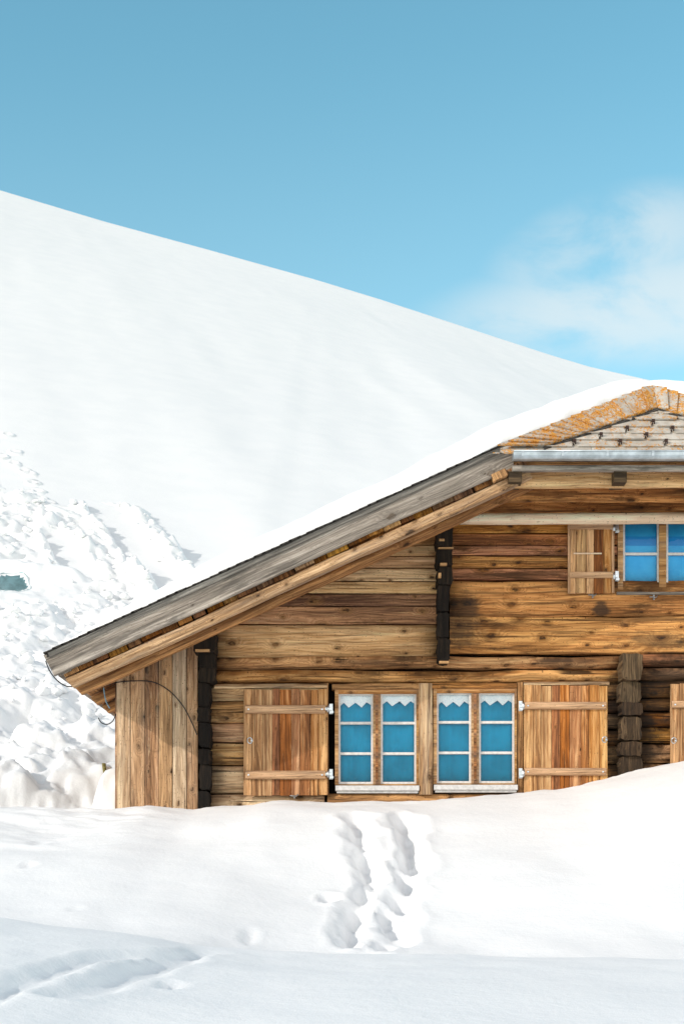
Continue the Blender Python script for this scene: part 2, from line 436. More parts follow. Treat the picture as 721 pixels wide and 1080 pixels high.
def band_cloth():
    t = NT('blue cloth with painted fold shade')
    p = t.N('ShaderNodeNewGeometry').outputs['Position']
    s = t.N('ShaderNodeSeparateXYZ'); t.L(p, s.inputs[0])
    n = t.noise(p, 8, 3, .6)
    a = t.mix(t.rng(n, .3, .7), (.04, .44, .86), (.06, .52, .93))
    b = t.math('MULTIPLY', t.rng(s.outputs[2], 3.555, 3.565), t.rng(s.outputs[2], 3.665, 3.655))  # fold's darker shade painted into the cloth colour as a stripe
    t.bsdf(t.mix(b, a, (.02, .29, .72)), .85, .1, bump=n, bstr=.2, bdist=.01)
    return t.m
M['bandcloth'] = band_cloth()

def lace():
    t = NT('white lace')
    p = t.N('ShaderNodeNewGeometry').outputs['Position']
    vo = t.N('ShaderNodeTexVoronoi'); vo.inputs['Scale'].default_value = 85; t.L(p, vo.inputs['Vector'])
    c = t.mix(t.rng(vo.outputs['Distance'], .55, .25), (.92, .93, .93), (.70, .78, .82))
    t.bsdf(c, .85, .1)
    return t.m
M['lace'] = lace()

def glass():
    t = NT('window glass')
    tr = t.N('ShaderNodeBsdfTransparent'); tr.inputs[0].default_value = (.97, .985, .99, 1)
    gl = t.N('ShaderNodeBsdfGlossy'); gl.inputs['Roughness'].default_value = .015
    fr = t.N('ShaderNodeFresnel'); fr.inputs[0].default_value = 1.22
    n = t.noise(t.N('ShaderNodeNewGeometry').outputs['Position'], 5, 2)
    b = t.N('ShaderNodeBump'); b.inputs['Strength'].default_value = .08; b.inputs['Distance'].default_value = .01
    t.L(n, b.inputs['Height']); t.L(b.outputs[0], gl.inputs['Normal'])
    mx = t.N('ShaderNodeMixShader'); t.L(fr.outputs[0], mx.inputs[0]); t.L(tr.outputs[0], mx.inputs[1]); t.L(gl.outputs[0], mx.inputs[2])
    t.L(mx.outputs[0], t.out.inputs[0])
    return t.m
M['glass'] = glass()

def slate(name, lichen):
    t = NT(name)
    g = t.N('ShaderNodeNewGeometry'); p = g.outputs['Position']
    n = t.noise(p, 9, 5, .6); n2 = t.noise(p, 42, 5, .7); n3 = t.noise(p, 5.5, 5, .7, .5)
    base = t.mix(t.rng(n, .3, .7), (.40, .36, .31), (.58, .545, .49))
    base = t.mix(t.math('MULTIPLY', g.outputs['Random Per Island'], .35), base, (.30, .265, .225))
    base = t.mix(t.rng(n2, .62, .7), base, (.72, .70, .66))
    m = t.rng(t.math('ADD', t.math('MULTIPLY', n2, .62), t.math('MULTIPLY', n3, .55)), .70 - lichen * .2, .78 - lichen * .2)
    oc = t.mix(t.rng(t.noise(p, 75, 3, .6), .35, .65), (.34, .13, .025), (.68, .34, .07))
    col = t.mix(m, base, oc)
    t.bsdf(col, .85, .2, bump=t.math('ADD', n2, t.math('MULTIPLY', m, .4)), bstr=.4, bdist=.008)
    return t.m
M['slate'] = slate('lichen spotted slate', .5)
M['slate_o'] = slate('orange lichened slate', .84)
M['slate_edge'] = simple('dark slate edge', (.055, .05, .045), .8, .2, nscale=30, var=.5)

# ------------------------------------------------------------------ terrain
def to_px(x, y, z):
    d = (y - CAMY)
    return CX + x * F / d, HZ - z * F / d

C1 = np.array([(-900, 940), (-300, 955), (0, 972), (43, 978), (90, 982), (133, 987), (173, 993), (203, 1000), (230, 1003), (290, 1007), (500, 1010), (721, 1014), (1000, 1020), (1600, 1026)], float)
C2 = np.array([(-900, 835), (-400, 845), (0, 850), (60, 853), (123, 851), (165, 848), (208, 853), (257, 850), (290, 846), (350, 848), (440, 846), (480, 842), (540, 840), (590, 834), (640, 822), (680, 812), (721, 803), (800, 788), (1000, 765), (1600, 740)], float)
C3 = np.array([(-2200, -430), (0, 200.5), (111, 233.8), (222, 264), (333, 295), (400, 315.5), (489, 344.7), (578, 373.7), (622, 387), (685, 401), (721, 410), (2400, 830)], float)

def cint(C, px):
    k = np.array([0.0] * 1)
    acc = 0
    for o in (-9, -4, 0, 4, 9): acc = acc + np.interp(px + o, C[:, 0], C[:, 1])
    return acc / 5

def ground(x, y):
    x = np.asarray(x, float); y = np.asarray(y, float)
    d = y - CAMY
    z1 = (HZ - cint(C1, CX + x * F / 7.0)) * 7.0 / F
    z2 = (HZ - cint(C2, CX + x * F / 14.3)) * 14.3 / F
    zc = np.maximum((HZ - np.interp(CX + x * F / 90., C3[:, 0], C3[:, 1])) * 90. / F, 5.0)
    o = np.zeros_like(x + y)
    front = pchip([-25., 1.5, 4., 5.5, 7., 8.0, 13.6, 14.3, 15.2, 17.],
                  [o - 1.6, o - 1.3, z1 - .14, z1 - .045, z1, z1 - .17, z2 - .085, z2, z2 - .06, z2 - .03], np.clip(d, -25, 17))
    ds = 17.2
    s = np.clip((d - ds) / (90. - ds), 0, None)
    sc = np.minimum(s, 1)
    zb = z2 - .03
    z0c = 36.45
    hill = zb + (z0c - zb) * sc ** 1.12 + (zc - z0c) * (1 - (1 - sc) ** 3)
    hill = hill - (hill - zb) * smooth01((x + 3.0) / 1.1) * smooth01((26.5 - d) / 2.5)
    past = np.clip(d - 90., 0, None)
    hill = hill - .012 * past ** 1.5 * np.where(past > 0, 1, 0) * .25
    return np.where(d <= ds, front, hill)

def project(px, py, fn, d0=4.0, d1=120.0):
    """where the photo ray first meets the ground"""
    dd = np.arange(d0, d1, 0.02)
    gx = (px - CX) / F * dd; gz = (HZ - py) / F * dd
    gr = fn(gx, dd + CAMY)
    i = np.argmax(gr >= gz)
    return gx[i], dd[i] + CAMY

def seg_dist(x, y, pts):
    best = np.full(x.shape, 1e9); along = np.zeros(x.shape); side = np.zeros(x.shape); tot = 0
    for (a, b) in zip(pts[:-1], pts[1:]):
        ax, ay = a; bx, by = b
        L2 = (bx - ax) ** 2 + (by - ay) ** 2; L = math.sqrt(L2)
        t = np.clip(((x - ax) * (bx - ax) + (y - ay) * (by - ay)) / L2, 0, 1)
        qx = ax + t * (bx - ax); qy = ay + t * (by - ay)
        dist = np.hypot(x - qx, y - qy)
        m = dist < best
        best = np.where(m, dist, best); along = np.where(m, tot + t * L, along)
        tot += L
    return best, along, tot

# tracks trodden into the near slopes (photo measurements turned into places on the ground)
def gp(px, py, dmin=4.0): return project(px, py, ground, dmin)
PITS = [(374, 868, 9, 6, .05), (380, 880, 10, 8, .08), (385, 900, 10, 9, .12), (392, 915, 9, 6, .09), (400, 925, 9, 7, .10), (385, 935, 10, 6, .07),
        (348, 944, 10, 5, .07), (377, 958, 11, 8, .12), (371, 976, 10, 9, .10), (368, 994, 9, 8, .10), (404, 960, 10, 7, .08),
        (405, 997, 11, 8, .10), (424, 868, 9, 7, .07), (428, 884, 10, 9, .11), (432, 904, 10, 9, .13), (426, 925, 9, 8, .08), (420, 946, 9, 7, .08), (414, 972, 10, 7, .07),
        (263, 991, 7, 8, .03), (40, 888, 9, 3.5, .022), (30, 918, 7, 3.5, .022), (80, 960, 6, 3, .012), (181, 1043, 9, 4, .035), (442, 880, 5, 8, .03), (446, 910, 5, 6, .03)]
PITW = []
for (a, b, rx, ry, dp) in PITS:
    dmin = 7.8 if b < 1003 else 3.6
    X, Y = gp(a, b, dmin); s = (Y - CAMY) / F
    X2, Y2 = gp(a, b - ry, dmin)
    PITW.append((X, Y, rx * s, min(max(abs(Y2 - Y), .06), .35), dp))
TR = [([gp(*q, 7.8) for q in ((374, 860), (378, 880), (385, 905), (388, 925), (380, 945), (374, 965), (370, 985), (368, 1004))], .105, .075),
      ([gp(*q, 7.8) for q in ((428, 860), (433, 885), (436, 908), (430, 930), (424, 950), (415, 975), (408, 1003))], .11, .085),
      ([gp(*q, 3.6) for q in ((-40, 1062), (0, 1050), (43, 1030), (75, 1019), (110, 1013), (150, 1010), (173, 1009))], .06, .03),
      ([gp(*q, 3.6) for q in ((60, 1052), (100, 1041), (123, 1034), (150, 1026), (180, 1018), (205, 1009), (228, 1003.5))], .07, .036)]

def ground_fine(x, y):
    z = ground(x, y)
    d = y - CAMY
    near = smooth01((19 - d) / 3)
    z = z + near * ((.04 + .06 * smooth01((d - 8) / 1.5) * smooth01((13.9 - d) / 1.5)) * fbm(x * .55 + 3, y * .45, 3, 3) + .018 * fbm(x * 2.2, y * 1.3, 5, 3) * smooth01((fbm(x * .4, y * .4, 9, 2) + .35) / .5))
    # little lips and crumbs on the crest before the wall
    cr = np.exp(-((y + .75) / .45) ** 2) * smooth01((4.6 - np.abs(x + .5)) / 1.5)
    z = z + cr * .035 * fbm(x * 3.1, y * 4, 21, 4)
    # broken surface on the left of the middle slope
    lf = smooth01((-1.2 - x) / 1.2) * np.exp(-((y + 1.9) / 1.3) ** 2)
    z = z + lf * .07 * (fbm(x * 1.6, y * 3.2, 31, 4))
    for (X, Y, rx, ry, dp) in PITW:
        q = ((x - X) / rx) ** 2 + ((y - Y) / ry) ** 2
        q = q * (1 + .5 * vnoise(x * 14, y * 9, 77))
        dp = dp * .8
        z = z - dp * np.exp(-q ** 1.6) + dp * .22 * np.exp(-((np.sqrt(q) - 1.5) / .35) ** 2)
    for k, (pts, w, dp) in enumerate(TR):
        dist, al, tot = seg_dist(x, y, pts)
        ww = w * (1 + .7 * vnoise(al * 3.2, al * 0 + k, 90 + k))
        dist = dist + (.03 if k < 2 else .02) * fbm(x * 5, y * 4, 60 + k, 4)
        fade = smooth01(al / .25) * smooth01((tot - al) / .25) if k < 2 else smooth01((tot - al) / .4)
        z = z - fade * dp * np.exp(-np.abs(dist / ww) ** 2.3) + fade * dp * .22 * np.exp(-((dist - ww * 1.45) / (ww * .4)) ** 2)
    return z

def grid_obj(name, xs, ys, zf, mat, parent=None, cut=None):
    X, Y = np.meshgrid(xs, ys)
    Z = zf(X, Y)
    nx, ny = len(xs), len(ys)
    V = np.stack([X, Y, Z], -1).reshape(-1, 3)
    i = np.arange(ny - 1)[:, None] * nx + np.arange(nx - 1)[None, :]
    Fc = np.stack([i, i + 1, i + nx + 1, i + nx], -1).reshape(-1, 4)
    if cut is not None:                         # opening of the blue hollow
        C = V[Fc].mean(1)
        Fc = Fc[(((C[:, 0] - HOLE[0]) / cut[0]) ** 2 + ((C[:, 1] - HOLE[1]) / cut[1]) ** 2) > 1]
    me = bpy.data.meshes.new(name)
    me.vertices.add(len(V)); me.vertices.foreach_set('co', V.astype(np.float32).ravel())
    me.loops.add(Fc.size); me.loops.foreach_set('vertex_index', Fc.astype(np.int32).ravel())
    me.polygons.add(len(Fc)); me.polygons.foreach_set('loop_start', np.arange(0, Fc.size, 4, dtype=np.int32))
    me.polygons.foreach_set('use_smooth', np.ones(len(Fc), dtype=bool))
    me.update(calc_edges=True); me.validate()
    me.materials.append(mat)
    o = bpy.data.objects.new(name, me); COL.objects.link(o)
    WORLD[o.name] = Vector((0, 0, 0))
    return o

def geo_line(a, b, s0, n):
    """coarse outward spacing from a to b starting with step s0"""
    r = 1.25; t = [s0 * (r ** i) for i in range(n)]
    c = np.cumsum(t); c = c / c[-1]
    return a + (b - a) * c

YS = 4.4
xs = np.concatenate([geo_line(-6, -260, .05, 22)[::-1], np.arange(-6, 6.2, .035), geo_line(6.2, 260, .05, 22)])
ys = np.concatenate([geo_line(-12, -300, .1, 22)[::-1], np.arange(-12, -4, .03), np.arange(-4, .4, .03), np.arange(.4, YS, .1), [YS]])
snow_field = grid_obj('snow_field', xs, ys, ground_fine, M['snow'])
tag(snow_field, 'smooth sunlit snow bank rising from the viewer to the chalet wall, with footprints', 'snow', 'structure')

def hill_z(x, y):
    z = ground_fine(x, y)
    d = y - CAMY
    k = smooth01((d - 19) / 14)
    # wind ripples running down the fall line to the right
    a = x * .80 + y * .22; b = -x * .25 + y * .9
    z = z + k * smooth01((89 - d) / 10) * (.11 * fbm(a * .35, b * .055, 41, 4) + .35 * fbm(x * .04, y * .04, 44, 2) * smooth01((88 - d) / 12))
    return z
xs = np.concatenate([geo_line(-45, -420, 1, 16)[::-1], np.arange(-45, 45, .3), geo_line(45, 420, 1, 16)])
ys = np.concatenate([[YS], np.arange(YS + .3, 60, .4), np.arange(60, 82, .3), geo_line(82, 420, 1, 18)])
def hill_edge(x, y):
    return np.where(np.abs(y - YS) < 1e-6, ground_fine(x, y), hill_z(x, y))
HOLE = gp(9, 622, 18.)
hillside = grid_obj('hillside', xs, ys, hill_edge, M['hill'], None, (.8, .95))
tag(hillside, 'smooth white mountain slope behind the chalet, falling from upper left to right', 'hill', 'structure')

# avalanche debris: broken snow on the foot of the hill
def poly_mask(px, py):
    # right / upper limit of the debris as seen in the photo
    lim_top = np.interp(px, [-900, -200, -20, 60, 100, 150, 170, 200, 235], [400, 440, 492, 520, 518, 522, 545, 585, 650])
    return smooth01((py - lim_top) / 26.0) * smooth01((262 - px) / 30.0)

FUR = [gp(*q, 18.) for q in ((104, 529), (120, 548), (140, 574), (158, 596), (180, 622), (200, 650))]
FUR2 = [gp(*q, 18.) for q in ((58, 560), (72, 590), (90, 615))]
STEPS = [gp(a, b, 18.) for (a, b) in ((8, 460), (2, 482), (16, 478), (15, 489), (26, 497), (31, 500), (35, 509), (29, 519), (40, 518), (44, 526), (38, 532), (52, 530))]

def debris_fn():
    n = 5200
    bl = []
    r_ = np.random.default_rng(5)
    while len(bl) < n:
        px = r_.uniform(-140, 215); py = r_.uniform(515, 850)
        X, Y = -99, 0
        d = None
        # quick inverse of the mean hill: pick depth from the picture row
        dd = np.interp(py, TAB_PY, TAB_D)
        X = (px - CX) / F * dd; Y = dd + CAMY
        q = r_.random()
        rad = .055 + .30 * q ** 3.5
        if py > 700: rad *= 1.35
        if py > 760 and r_.random() < .15: rad = r_.uniform(.3, .6)
        bl.append((X, Y, rad * r_.uniform(.8, 1.5), rad * r_.uniform(.7, 1.2), rad * r_.uniform(.3, .75), r_.uniform(0, 3.14), r_.uniform(-.5, .5), r_.uniform(-.5, .5)))
    return bl
TAB_PY = []; TAB_D = []
for py in range(500, 856, 8):
    X, Y = project(70, py, ground, 16.5, 60)
    TAB_PY.append(py); TAB_D.append(Y - CAMY)
TAB_PY = np.array(TAB_PY); TAB_D = np.array(TAB_D)

dx0, dx1, dy0, dy1 = -16.0, -1.9, 1.3, 21.0
gxs = np.arange(dx0, dx1, .04)
gys = np.concatenate([np.arange(dy0, 9, .038), np.arange(9, dy1, .06)])
GX, GY = np.meshgrid(gxs, gys)
DZ0 = hill_z(GX, GY)
PXg, PYg = to_px(GX, GY, DZ0)
MASK = poly_mask(PXg, PYg)
edge = smooth01((GX - dx0) / 1.0) * smooth01((dx1 - GX) / .5) * smooth01((GY - dy0) / 1.1) * smooth01((dy1 - GY) / 1.0)
MASK = MASK * edge
LUMP = np.zeros_like(GX)
for (X, Y, rx, ry, h, an, tx, ty) in debris_fn():
    R = max(rx, ry)
    i0, i1 = np.searchsorted(gxs, [X - R, X + R]); j0, j1 = np.searchsorted(gys, [Y - R, Y + R])
    if i1 <= i0 or j1 <= j0: continue
    sx = GX[j0:j1, i0:i1] - X; sy = GY[j0:j1, i0:i1] - Y
    ca, sa = math.cos(an), math.sin(an)
    q = np.zeros_like(sx)
    for kk in range(5):                         # broken block: a few flat flanks of different steepness
        a_ = an + kk * 1.2566 + .5 * math.sin(kk * 7.7 + tx * 9)
        q = np.maximum(q, (sx * math.cos(a_) + sy * math.sin(a_)) / (R * (.62 + .34 * (math.sin(kk * 3.1 + ty * 11) * .5 + .5))))
    hh = h * np.clip((1 - q) * 2.6, 0, 1) * (.75 + .5 * (tx * sx + ty * sy) / R)
    hh = hh * (1 + .25 * vnoise(sx * 9 + X, sy * 9 + Y, 83))
    LUMP[j0:j1, i0:i1] = np.maximum(LUMP[j0:j1, i0:i1], hh)
# the big rounded mounds nearest the eaves
MOUNDS = [(2, 816, 60, .36, 17.4, .3, .15), (82, 812, 66, .36, 18.0, 1.1, .12), (112, 842, 40, 1.35, 16.7, .6, .0), (52, 848, 40, .3, 16.6, .2, .3), (-60, 810, 70, .8, 17.6, .5, .4), (42, 745, 60, .45, 19.2, .4, .3), (-10, 700, 70, .5, 20.3, .2, .4), (100, 745, 44, .35, 19.6, .8, .4), (30, 780, 34, .35, 18.2, 2.1, .4)]
for (px, py, wpx, h, dd, an, tx) in MOUNDS:
    X = (px - CX) / F * dd; Y = dd + CAMY + .3; r = wpx * dd / F * .62
    sx = GX - X; sy = GY - Y
    sx = sx + .22 * r * fbm(GX * 2.1, GY * 2.1, int(px) + 300, 4) * 2; sy = sy + .22 * r * fbm(GX * 2.1, GY * 2.1, int(px) + 340, 4) * 2
    q = np.zeros_like(GX)
    for kk in range(6):
        a_ = an + kk * 1.047 + .4 * math.sin(kk * 7.7 + an * 9)
        q = np.maximum(q, (sx * math.cos(a_) + sy * math.sin(a_)) / (r * (.72 + .28 * (math.sin(kk * 3.1 + an * 11) * .5 + .5))))
    t_ = np.clip((1 - q) * 2.4, 0, 1); t_ = t_ * (1.6 - .6 * t_)
    hh = h * t_ * (.8 - tx * sx / r) * (1 + .22 * fbm(GX * 1.6, GY * 1.6, 350 + int(px), 5))
    LUMP = np.where(hh > .02, LUMP * .9 + hh * .9, LUMP)
Z = DZ0 - .12 + MASK * (.10 + .34 * np.abs(fbm(GX * .55, GY * .45, 51, 3)) + .17 * fbm(GX * 1.7, GY * 1.5, 55, 4) + .16 * (.22 - np.abs(fbm(GX * 2.6, GY * 2.2, 58, 4))) + .75 * LUMP + .025 * fbm(GX * 6.5, GY * 6.5, 57, 3))
for pts, w, dp in ((FUR, .34, .75), (FUR2, .27, .45)):
    dist, al, tot = seg_dist(GX, GY, pts)
    dist = dist + .12 * fbm(GX * 3, GY * 3, 61, 3)
    Z = Z - dp * np.exp(-np.abs(dist / w) ** 3) * smooth01(al / .4) * smooth01((tot - al) / .5) + .13 * np.exp(-((dist - w * 1.5) / (w * .45)) ** 2) * smooth01(al / .4)
Z = np.where((MASK <= .002), DZ0 - .15, Z)
_Z = Z
q = ((GX - HOLE[0]) / 1.5) ** 2 + ((GY - HOLE[1]) / 1.5) ** 2
zc_ = float(hill_z(np.array([HOLE[0]]), np.array([HOLE[1]]))[0])
_Z = _Z + smooth01(1.6 - q) * (DZ0 + .10 + .10 * fbm(GX * 2.5, GY * 2.5, 58, 3) + .22 * np.exp(-((GY - HOLE[1] - .75) / .3) ** 2) - _Z)
debris = grid_obj('snow_debris', gxs, gys, lambda a, b: _Z, M['debris'], None, (.36, .40))
mb = MB(); V = []; fs = []                      # snow hollow, blue shade put into its colour, running back into the slope
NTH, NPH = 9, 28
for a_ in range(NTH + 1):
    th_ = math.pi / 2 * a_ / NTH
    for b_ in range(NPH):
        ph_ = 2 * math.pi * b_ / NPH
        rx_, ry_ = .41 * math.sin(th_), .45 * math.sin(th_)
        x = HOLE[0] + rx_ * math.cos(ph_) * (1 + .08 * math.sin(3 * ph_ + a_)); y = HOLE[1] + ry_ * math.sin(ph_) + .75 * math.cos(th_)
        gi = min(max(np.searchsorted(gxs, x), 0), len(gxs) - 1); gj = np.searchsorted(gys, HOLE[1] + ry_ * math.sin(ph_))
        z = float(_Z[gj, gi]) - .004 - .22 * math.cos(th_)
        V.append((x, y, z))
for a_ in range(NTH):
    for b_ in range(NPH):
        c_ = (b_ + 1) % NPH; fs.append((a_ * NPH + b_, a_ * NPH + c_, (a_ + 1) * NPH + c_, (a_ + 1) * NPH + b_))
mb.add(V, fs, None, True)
M['hollow_shade'] = simple('blue hollow shade', (.50, .64, .67), .7, .1, nscale=4, var=.25, bstr=.5, bdist=.05)
hol = mb.build('snow_hollow', M['hollow_shade'])
tag(hol, 'small hollow, blue shade in its colour, opening in the broken snow at far left', 'snow hollow', 'structure')
tag(debris, 'rough broken avalanche snow in lumps and furrows left of the chalet', 'snow debris', 'stuff')

# loose clods, still part of the same uncountable debris
def clods():
    r_ = np.random.default_rng(9)
    bm = bmesh.new()
    ico = bmesh.new(); bmesh.ops.create_icosphere(ico, subdivisions=2, radius=1.0)
    iv = np.array([v.co[:] for v in ico.verts]); ifc = [[v.index for v in f.verts] for f in ico.faces]; ico.free()
    mb = MB()
    for k in range(520):
        px = r_.uniform(-60, 200); py = r_.uniform(520, 790)
        dd = float(np.interp(py, TAB_PY, TAB_D)); X = (px - CX) / F * dd; Y = dd + CAMY
        if not (dx0 < X < dx1 and dy0 + .5 < Y < dy1): continue
        i = np.searchsorted(gxs, X); j = np.searchsorted(gys, Y)
        if j >= len(gys) or i >= len(gxs) or MASK[j, i] < .5 or math.hypot(X - HOLE[0], Y - HOLE[1]) < 1.1: continue
        z = _Z[j, i]
        rad = .03 + .09 * r_.random() ** 3
        s = np.array([rad * r_.uniform(.7, 1.4), rad * r_.uniform(.7, 1.3), rad * r_.uniform(.6, 1.0)])
        nz = np.array([r_.uniform(-1, 1, 3) for _ in range(4)])
        V = iv.copy()
        for c in nz:
            c = c / np.linalg.norm(c)
            dd_ = V @ c; cut = r_.uniform(.45, .8)
            V = V - np.clip(dd_ - cut, 0, None)[:, None] * c
        V = V * s + np.array([X, Y, z + s[2] * .35])
        mb.add(V.tolist(), ifc, None, True)
    return mb
cl = clods().build('snow_clods', M['debris'], None, False)
tag(cl, 'loose white clods of snow scattered over the rough debris slope', 'snow clods', 'stuff')

# footsteps climbing the smooth slope: small kicked-up rims and hollows
def steps():
    mb = MB()
    for (X, Y) in STEPS:
        n = 14; V = []; fs = []
        for ring, (rr, hh) in enumerate(((0.0, -.02), (.08, .0), (.13, .055), (.19, .03), (.28, -.08))):
            for k in range(n):
                a = 2 * math.pi * k / n
                jx = 1 + .25 * random.uniform(-1, 1)
                x = X + rr * 1.0 * jx * math.cos(a); y = Y + rr * 1.2 * jx * math.sin(a)
                V.append((x, y, float(hill_z(np.array([x]), np.array([y]))[0]) + hh + (.02 if ring in (0, 1) else 0)))
        for r in range(4):
            for k in range(n):
                q = (k + 1) % n
                fs.append((r * n + k, r * n + q, (r + 1) * n + q, (r + 1) * n + k))
        mb.add(V, fs, None, True)
    return mb
fo = steps().build('footstep_rims', M['hill'])
tag(fo, 'faint line of kicked footsteps climbing the smooth slope at left', 'footsteps', 'stuff')

# ------------------------------------------------------------------ chalet
house = empty('chalet', (0.4, 0, .7))
tag(house, 'weathered brown timber chalet half buried in snow, with blue curtained windows', 'chalet')

SL = .455; XE, ZE, XR = -2.867, 2.234, 3.10
def roof_z(x):
    return ZE + SL * (x - XE) if x <= XR else ZE + SL * (2 * XR - XE - x)
CS = math.cos(math.atan(SL)); SN = math.sin(math.atan(SL))
XM = 2 * XR

# ---- roof
HY = -1.30                                      # front of the clipped gable's little roof
HZ0 = (HZ - 473) * (HY - CAMY) / F
HC = (527 - CX) * (HY - CAMY) / F               # its lower left corner
HB = 0.53                                       # depth of that roof
HR = roof_z(XR) - .02 - HZ0
def hip_y(x):
    xx = x if x <= XR else XM - x
    t = (xx - HC) / (XR - HC)
    return HY + HB * t if t > 0 else None

roof = MB()
# slates of the main planes (under the snow): one thick sheet each, cut back along the hip
def roof_sheet(mb, top, bot, side):
    xs_ = [XE, HC, XR]
    V = []
    for x in xs_:
        yf = -1.17 if x <= HC else hip_y(x)
        X = x if side < 0 else XM - x
        for y in (yf, 9.0):
            V.append((X, y, roof_z(x) + top)); V.append((X, y, roof_z(x) + bot))
    fs = []
    for i in range(2):
        a = i * 4; b = a + 4
        fs += [(a, b, b + 2, a + 2), (a + 1, a + 3, b + 3, b + 1), (a, a + 1, b + 1, b), (a + 2, b + 2, b + 3, a + 3)]
    fs += [(0, 2, 3, 1), (8, 9, 11, 10)]
    mb.add(V, fs)
roof_sheet(roof, 0, -.05, -1); roof_sheet(roof, 0, -.05, 1)
roof_o = roof.build('roof', M['slate_edge'], house)
tag(roof_o, None)

# slate course ends along the rake, seen edge-on as small dark steps
mb = MB()
n = 52
for i in range(n):
    x0 = XE - .03 + (HC - XE + .03) * i / n; x1 = XE - .03 + (HC - XE + .03) * (i + 1) / n + .03
    z0 = roof_z(x0); z1 = roof_z(x1)
    up = random.uniform(.0, .008)
    V = []
    for y in (-1.195, -.9):
        V += [(x0, y, z0 + .006 + up), (x1, y, z1 + .001 + up), (x1, y, z1 - .003), (x0, y, z0 - .003)]
    mb.add(V, [(0, 1, 2, 3), (4, 7, 6, 5), (0, 4, 5, 1), (3, 2, 6, 7), (0, 3, 7, 4), (1, 5, 6, 2)])
mb.build('slate_edging', M['slate_edge'], roof_o)

def raked(mb, xa, xb, off_top, off_bot, yf, yb, mirror=False, wob=0.0, prof='plank', skew0=0, skew1=0):
    """board running up the rake between vertical offsets below the roof surface"""
    wd = (off_bot - off_top) * CS
    s = 1
    p0 = Vector((xa, yb, roof_z(xa) - off_bot)); p1 = Vector((xb, yb, roof_z(xb) - off_bot))
    vd = Vector((-SN, 0, CS))
    if mirror:
        p0.x = XM - p0.x; p1.x = XM - p1.x; vd.x = SN
    pr = plank(wd, yb - yf, .008) if prof == 'plank' else logp(wd, yb - yf, .35)
    beam(mb, p0, p1, vd, (0, -1, 0), pr, wob=wob, step=.3, skew0=skew0, skew1=skew1, smooth=prof != 'plank')

XF = (541 - CX) * (13.85) / F
for mir in (False, True):
    mb = MB()
    raked(mb, XE + .07, XF, .012, .265, -1.15, -1.105, mir, .004, skew0=-.05, skew1=.45)
    mb.build('fascia_board', M['grey'], roof_o)
    mb = MB()                                   # darker wet board along the top of the fascia
    raked(mb, XE + .03, XF - .02,   .004, .065, -1.172, -1.151, mir, .002, skew1=.45)
    mb.build('upper_fascia', M['grey_dark'], roof_o)

# boarding under the slates: strips running back from the rake, ends showing in the gap
mb = MB()
x = XE + .16
while x < XR:
    w = random.uniform(.13, .22)
    x1 = min(x + w, XR)
    yf = -1.09 + random.uniform(-.01, .06)
    if x > HC - .15: yf = HY + .12 + max(0, HB * (x - HC) / (XR - HC))
    for mir in (False, True):
        off = .318 + random.uniform(-.028, .0)
        p0 = Vector((x, yf, roof_z(x) - off)); p1 = Vector((x, 8.6, roof_z(x) - off)); vd = Vector((CS, 0, SN)); wd_ = Vector((-SN, 0, CS))
        if mir: p0.x = XM - p0.x; p1.x = XM - p1.x; vd.x *= -1; wd_.x *= -1
        beam(mb, p0, p1, vd, wd_, plank((x1 - x) / CS - random.uniform(.004, .018), .07, .004))
    x = x1
mb.build('roof_boarding', M['soffit'], roof_o)

RAF = [(-1.05, XE + .235), (-.54, XE + .225), (.30, XE + .235), (1.10, XE + .23), (1.9, XE + .235), (2.7, XE + .23), (3.5, XE + .24), (4.3, XE + .23)]
for i, (y, xa) in enumerate(RAF):
    mb = MB()
    raked(mb, xa, (1.86 if i == 0 else (2.0 if i == 1 else XR - .02)), .325, .435, y - .05, y + .06, False, .006, 'log' if i else 'plank', skew0=-.3)
    mb.build('rafter', M['soffit' if i else 'rafter'], roof_o)
mb = MB(); raked(mb, RAF[0][1], 1.86, .325, .435, -1.10, -.99, True, .005); mb.build('rafter', M['rafter'], roof_o)
# thin eaves board across the rafter tails at the low edge
mb = MB()
x = XE + .10
beam(mb, (x, -1.1, roof_z(x) - .27), (x, 8.6, roof_z(x) - .27), (CS, 0, SN), (-SN, 0, CS), plank(.14, .16, .004))
mb.build('eaves_board', M['grey'], roof_o)

# ---- little clipped-gable roof with slates and snow guards
PITCH = math.atan2(HR, HB)
AX = Vector((1, 0, 0)); BX = Vector((0, math.cos(PITCH), math.sin(PITCH))); NX = Vector((0, -math.sin(PITCH), math.cos(PITCH)))
BLEN = math.hypot(HR, HB); HW = XR - HC
O = Vector((XR, HY, HZ0))
def onhip(px, py):
    dirv = Vector(((px - CX) / F, 1, (HZ - py) / F)); c = Vector((0, CAMY, 0))
    t = (O - c).dot(NX) / dirv.dot(NX)
    q = c + dirv * t - O
    return q.dot(AX), q.dot(BX)
def hp(a, b, n): return O + AX * a + BX * b + NX * n
hip = MB()
V = [hp(-HW, 0, 0), hp(HW, 0, 0), hp(0, BLEN, 0), hp(-HW, 0, -.05), hp(HW, 0, -.05), hp(0, BLEN, -.05)]
hip.add(V, [(0, 1, 2), (3, 5, 4), (0, 3, 4, 1), (1, 4, 5, 2), (2, 5, 3, 0)])
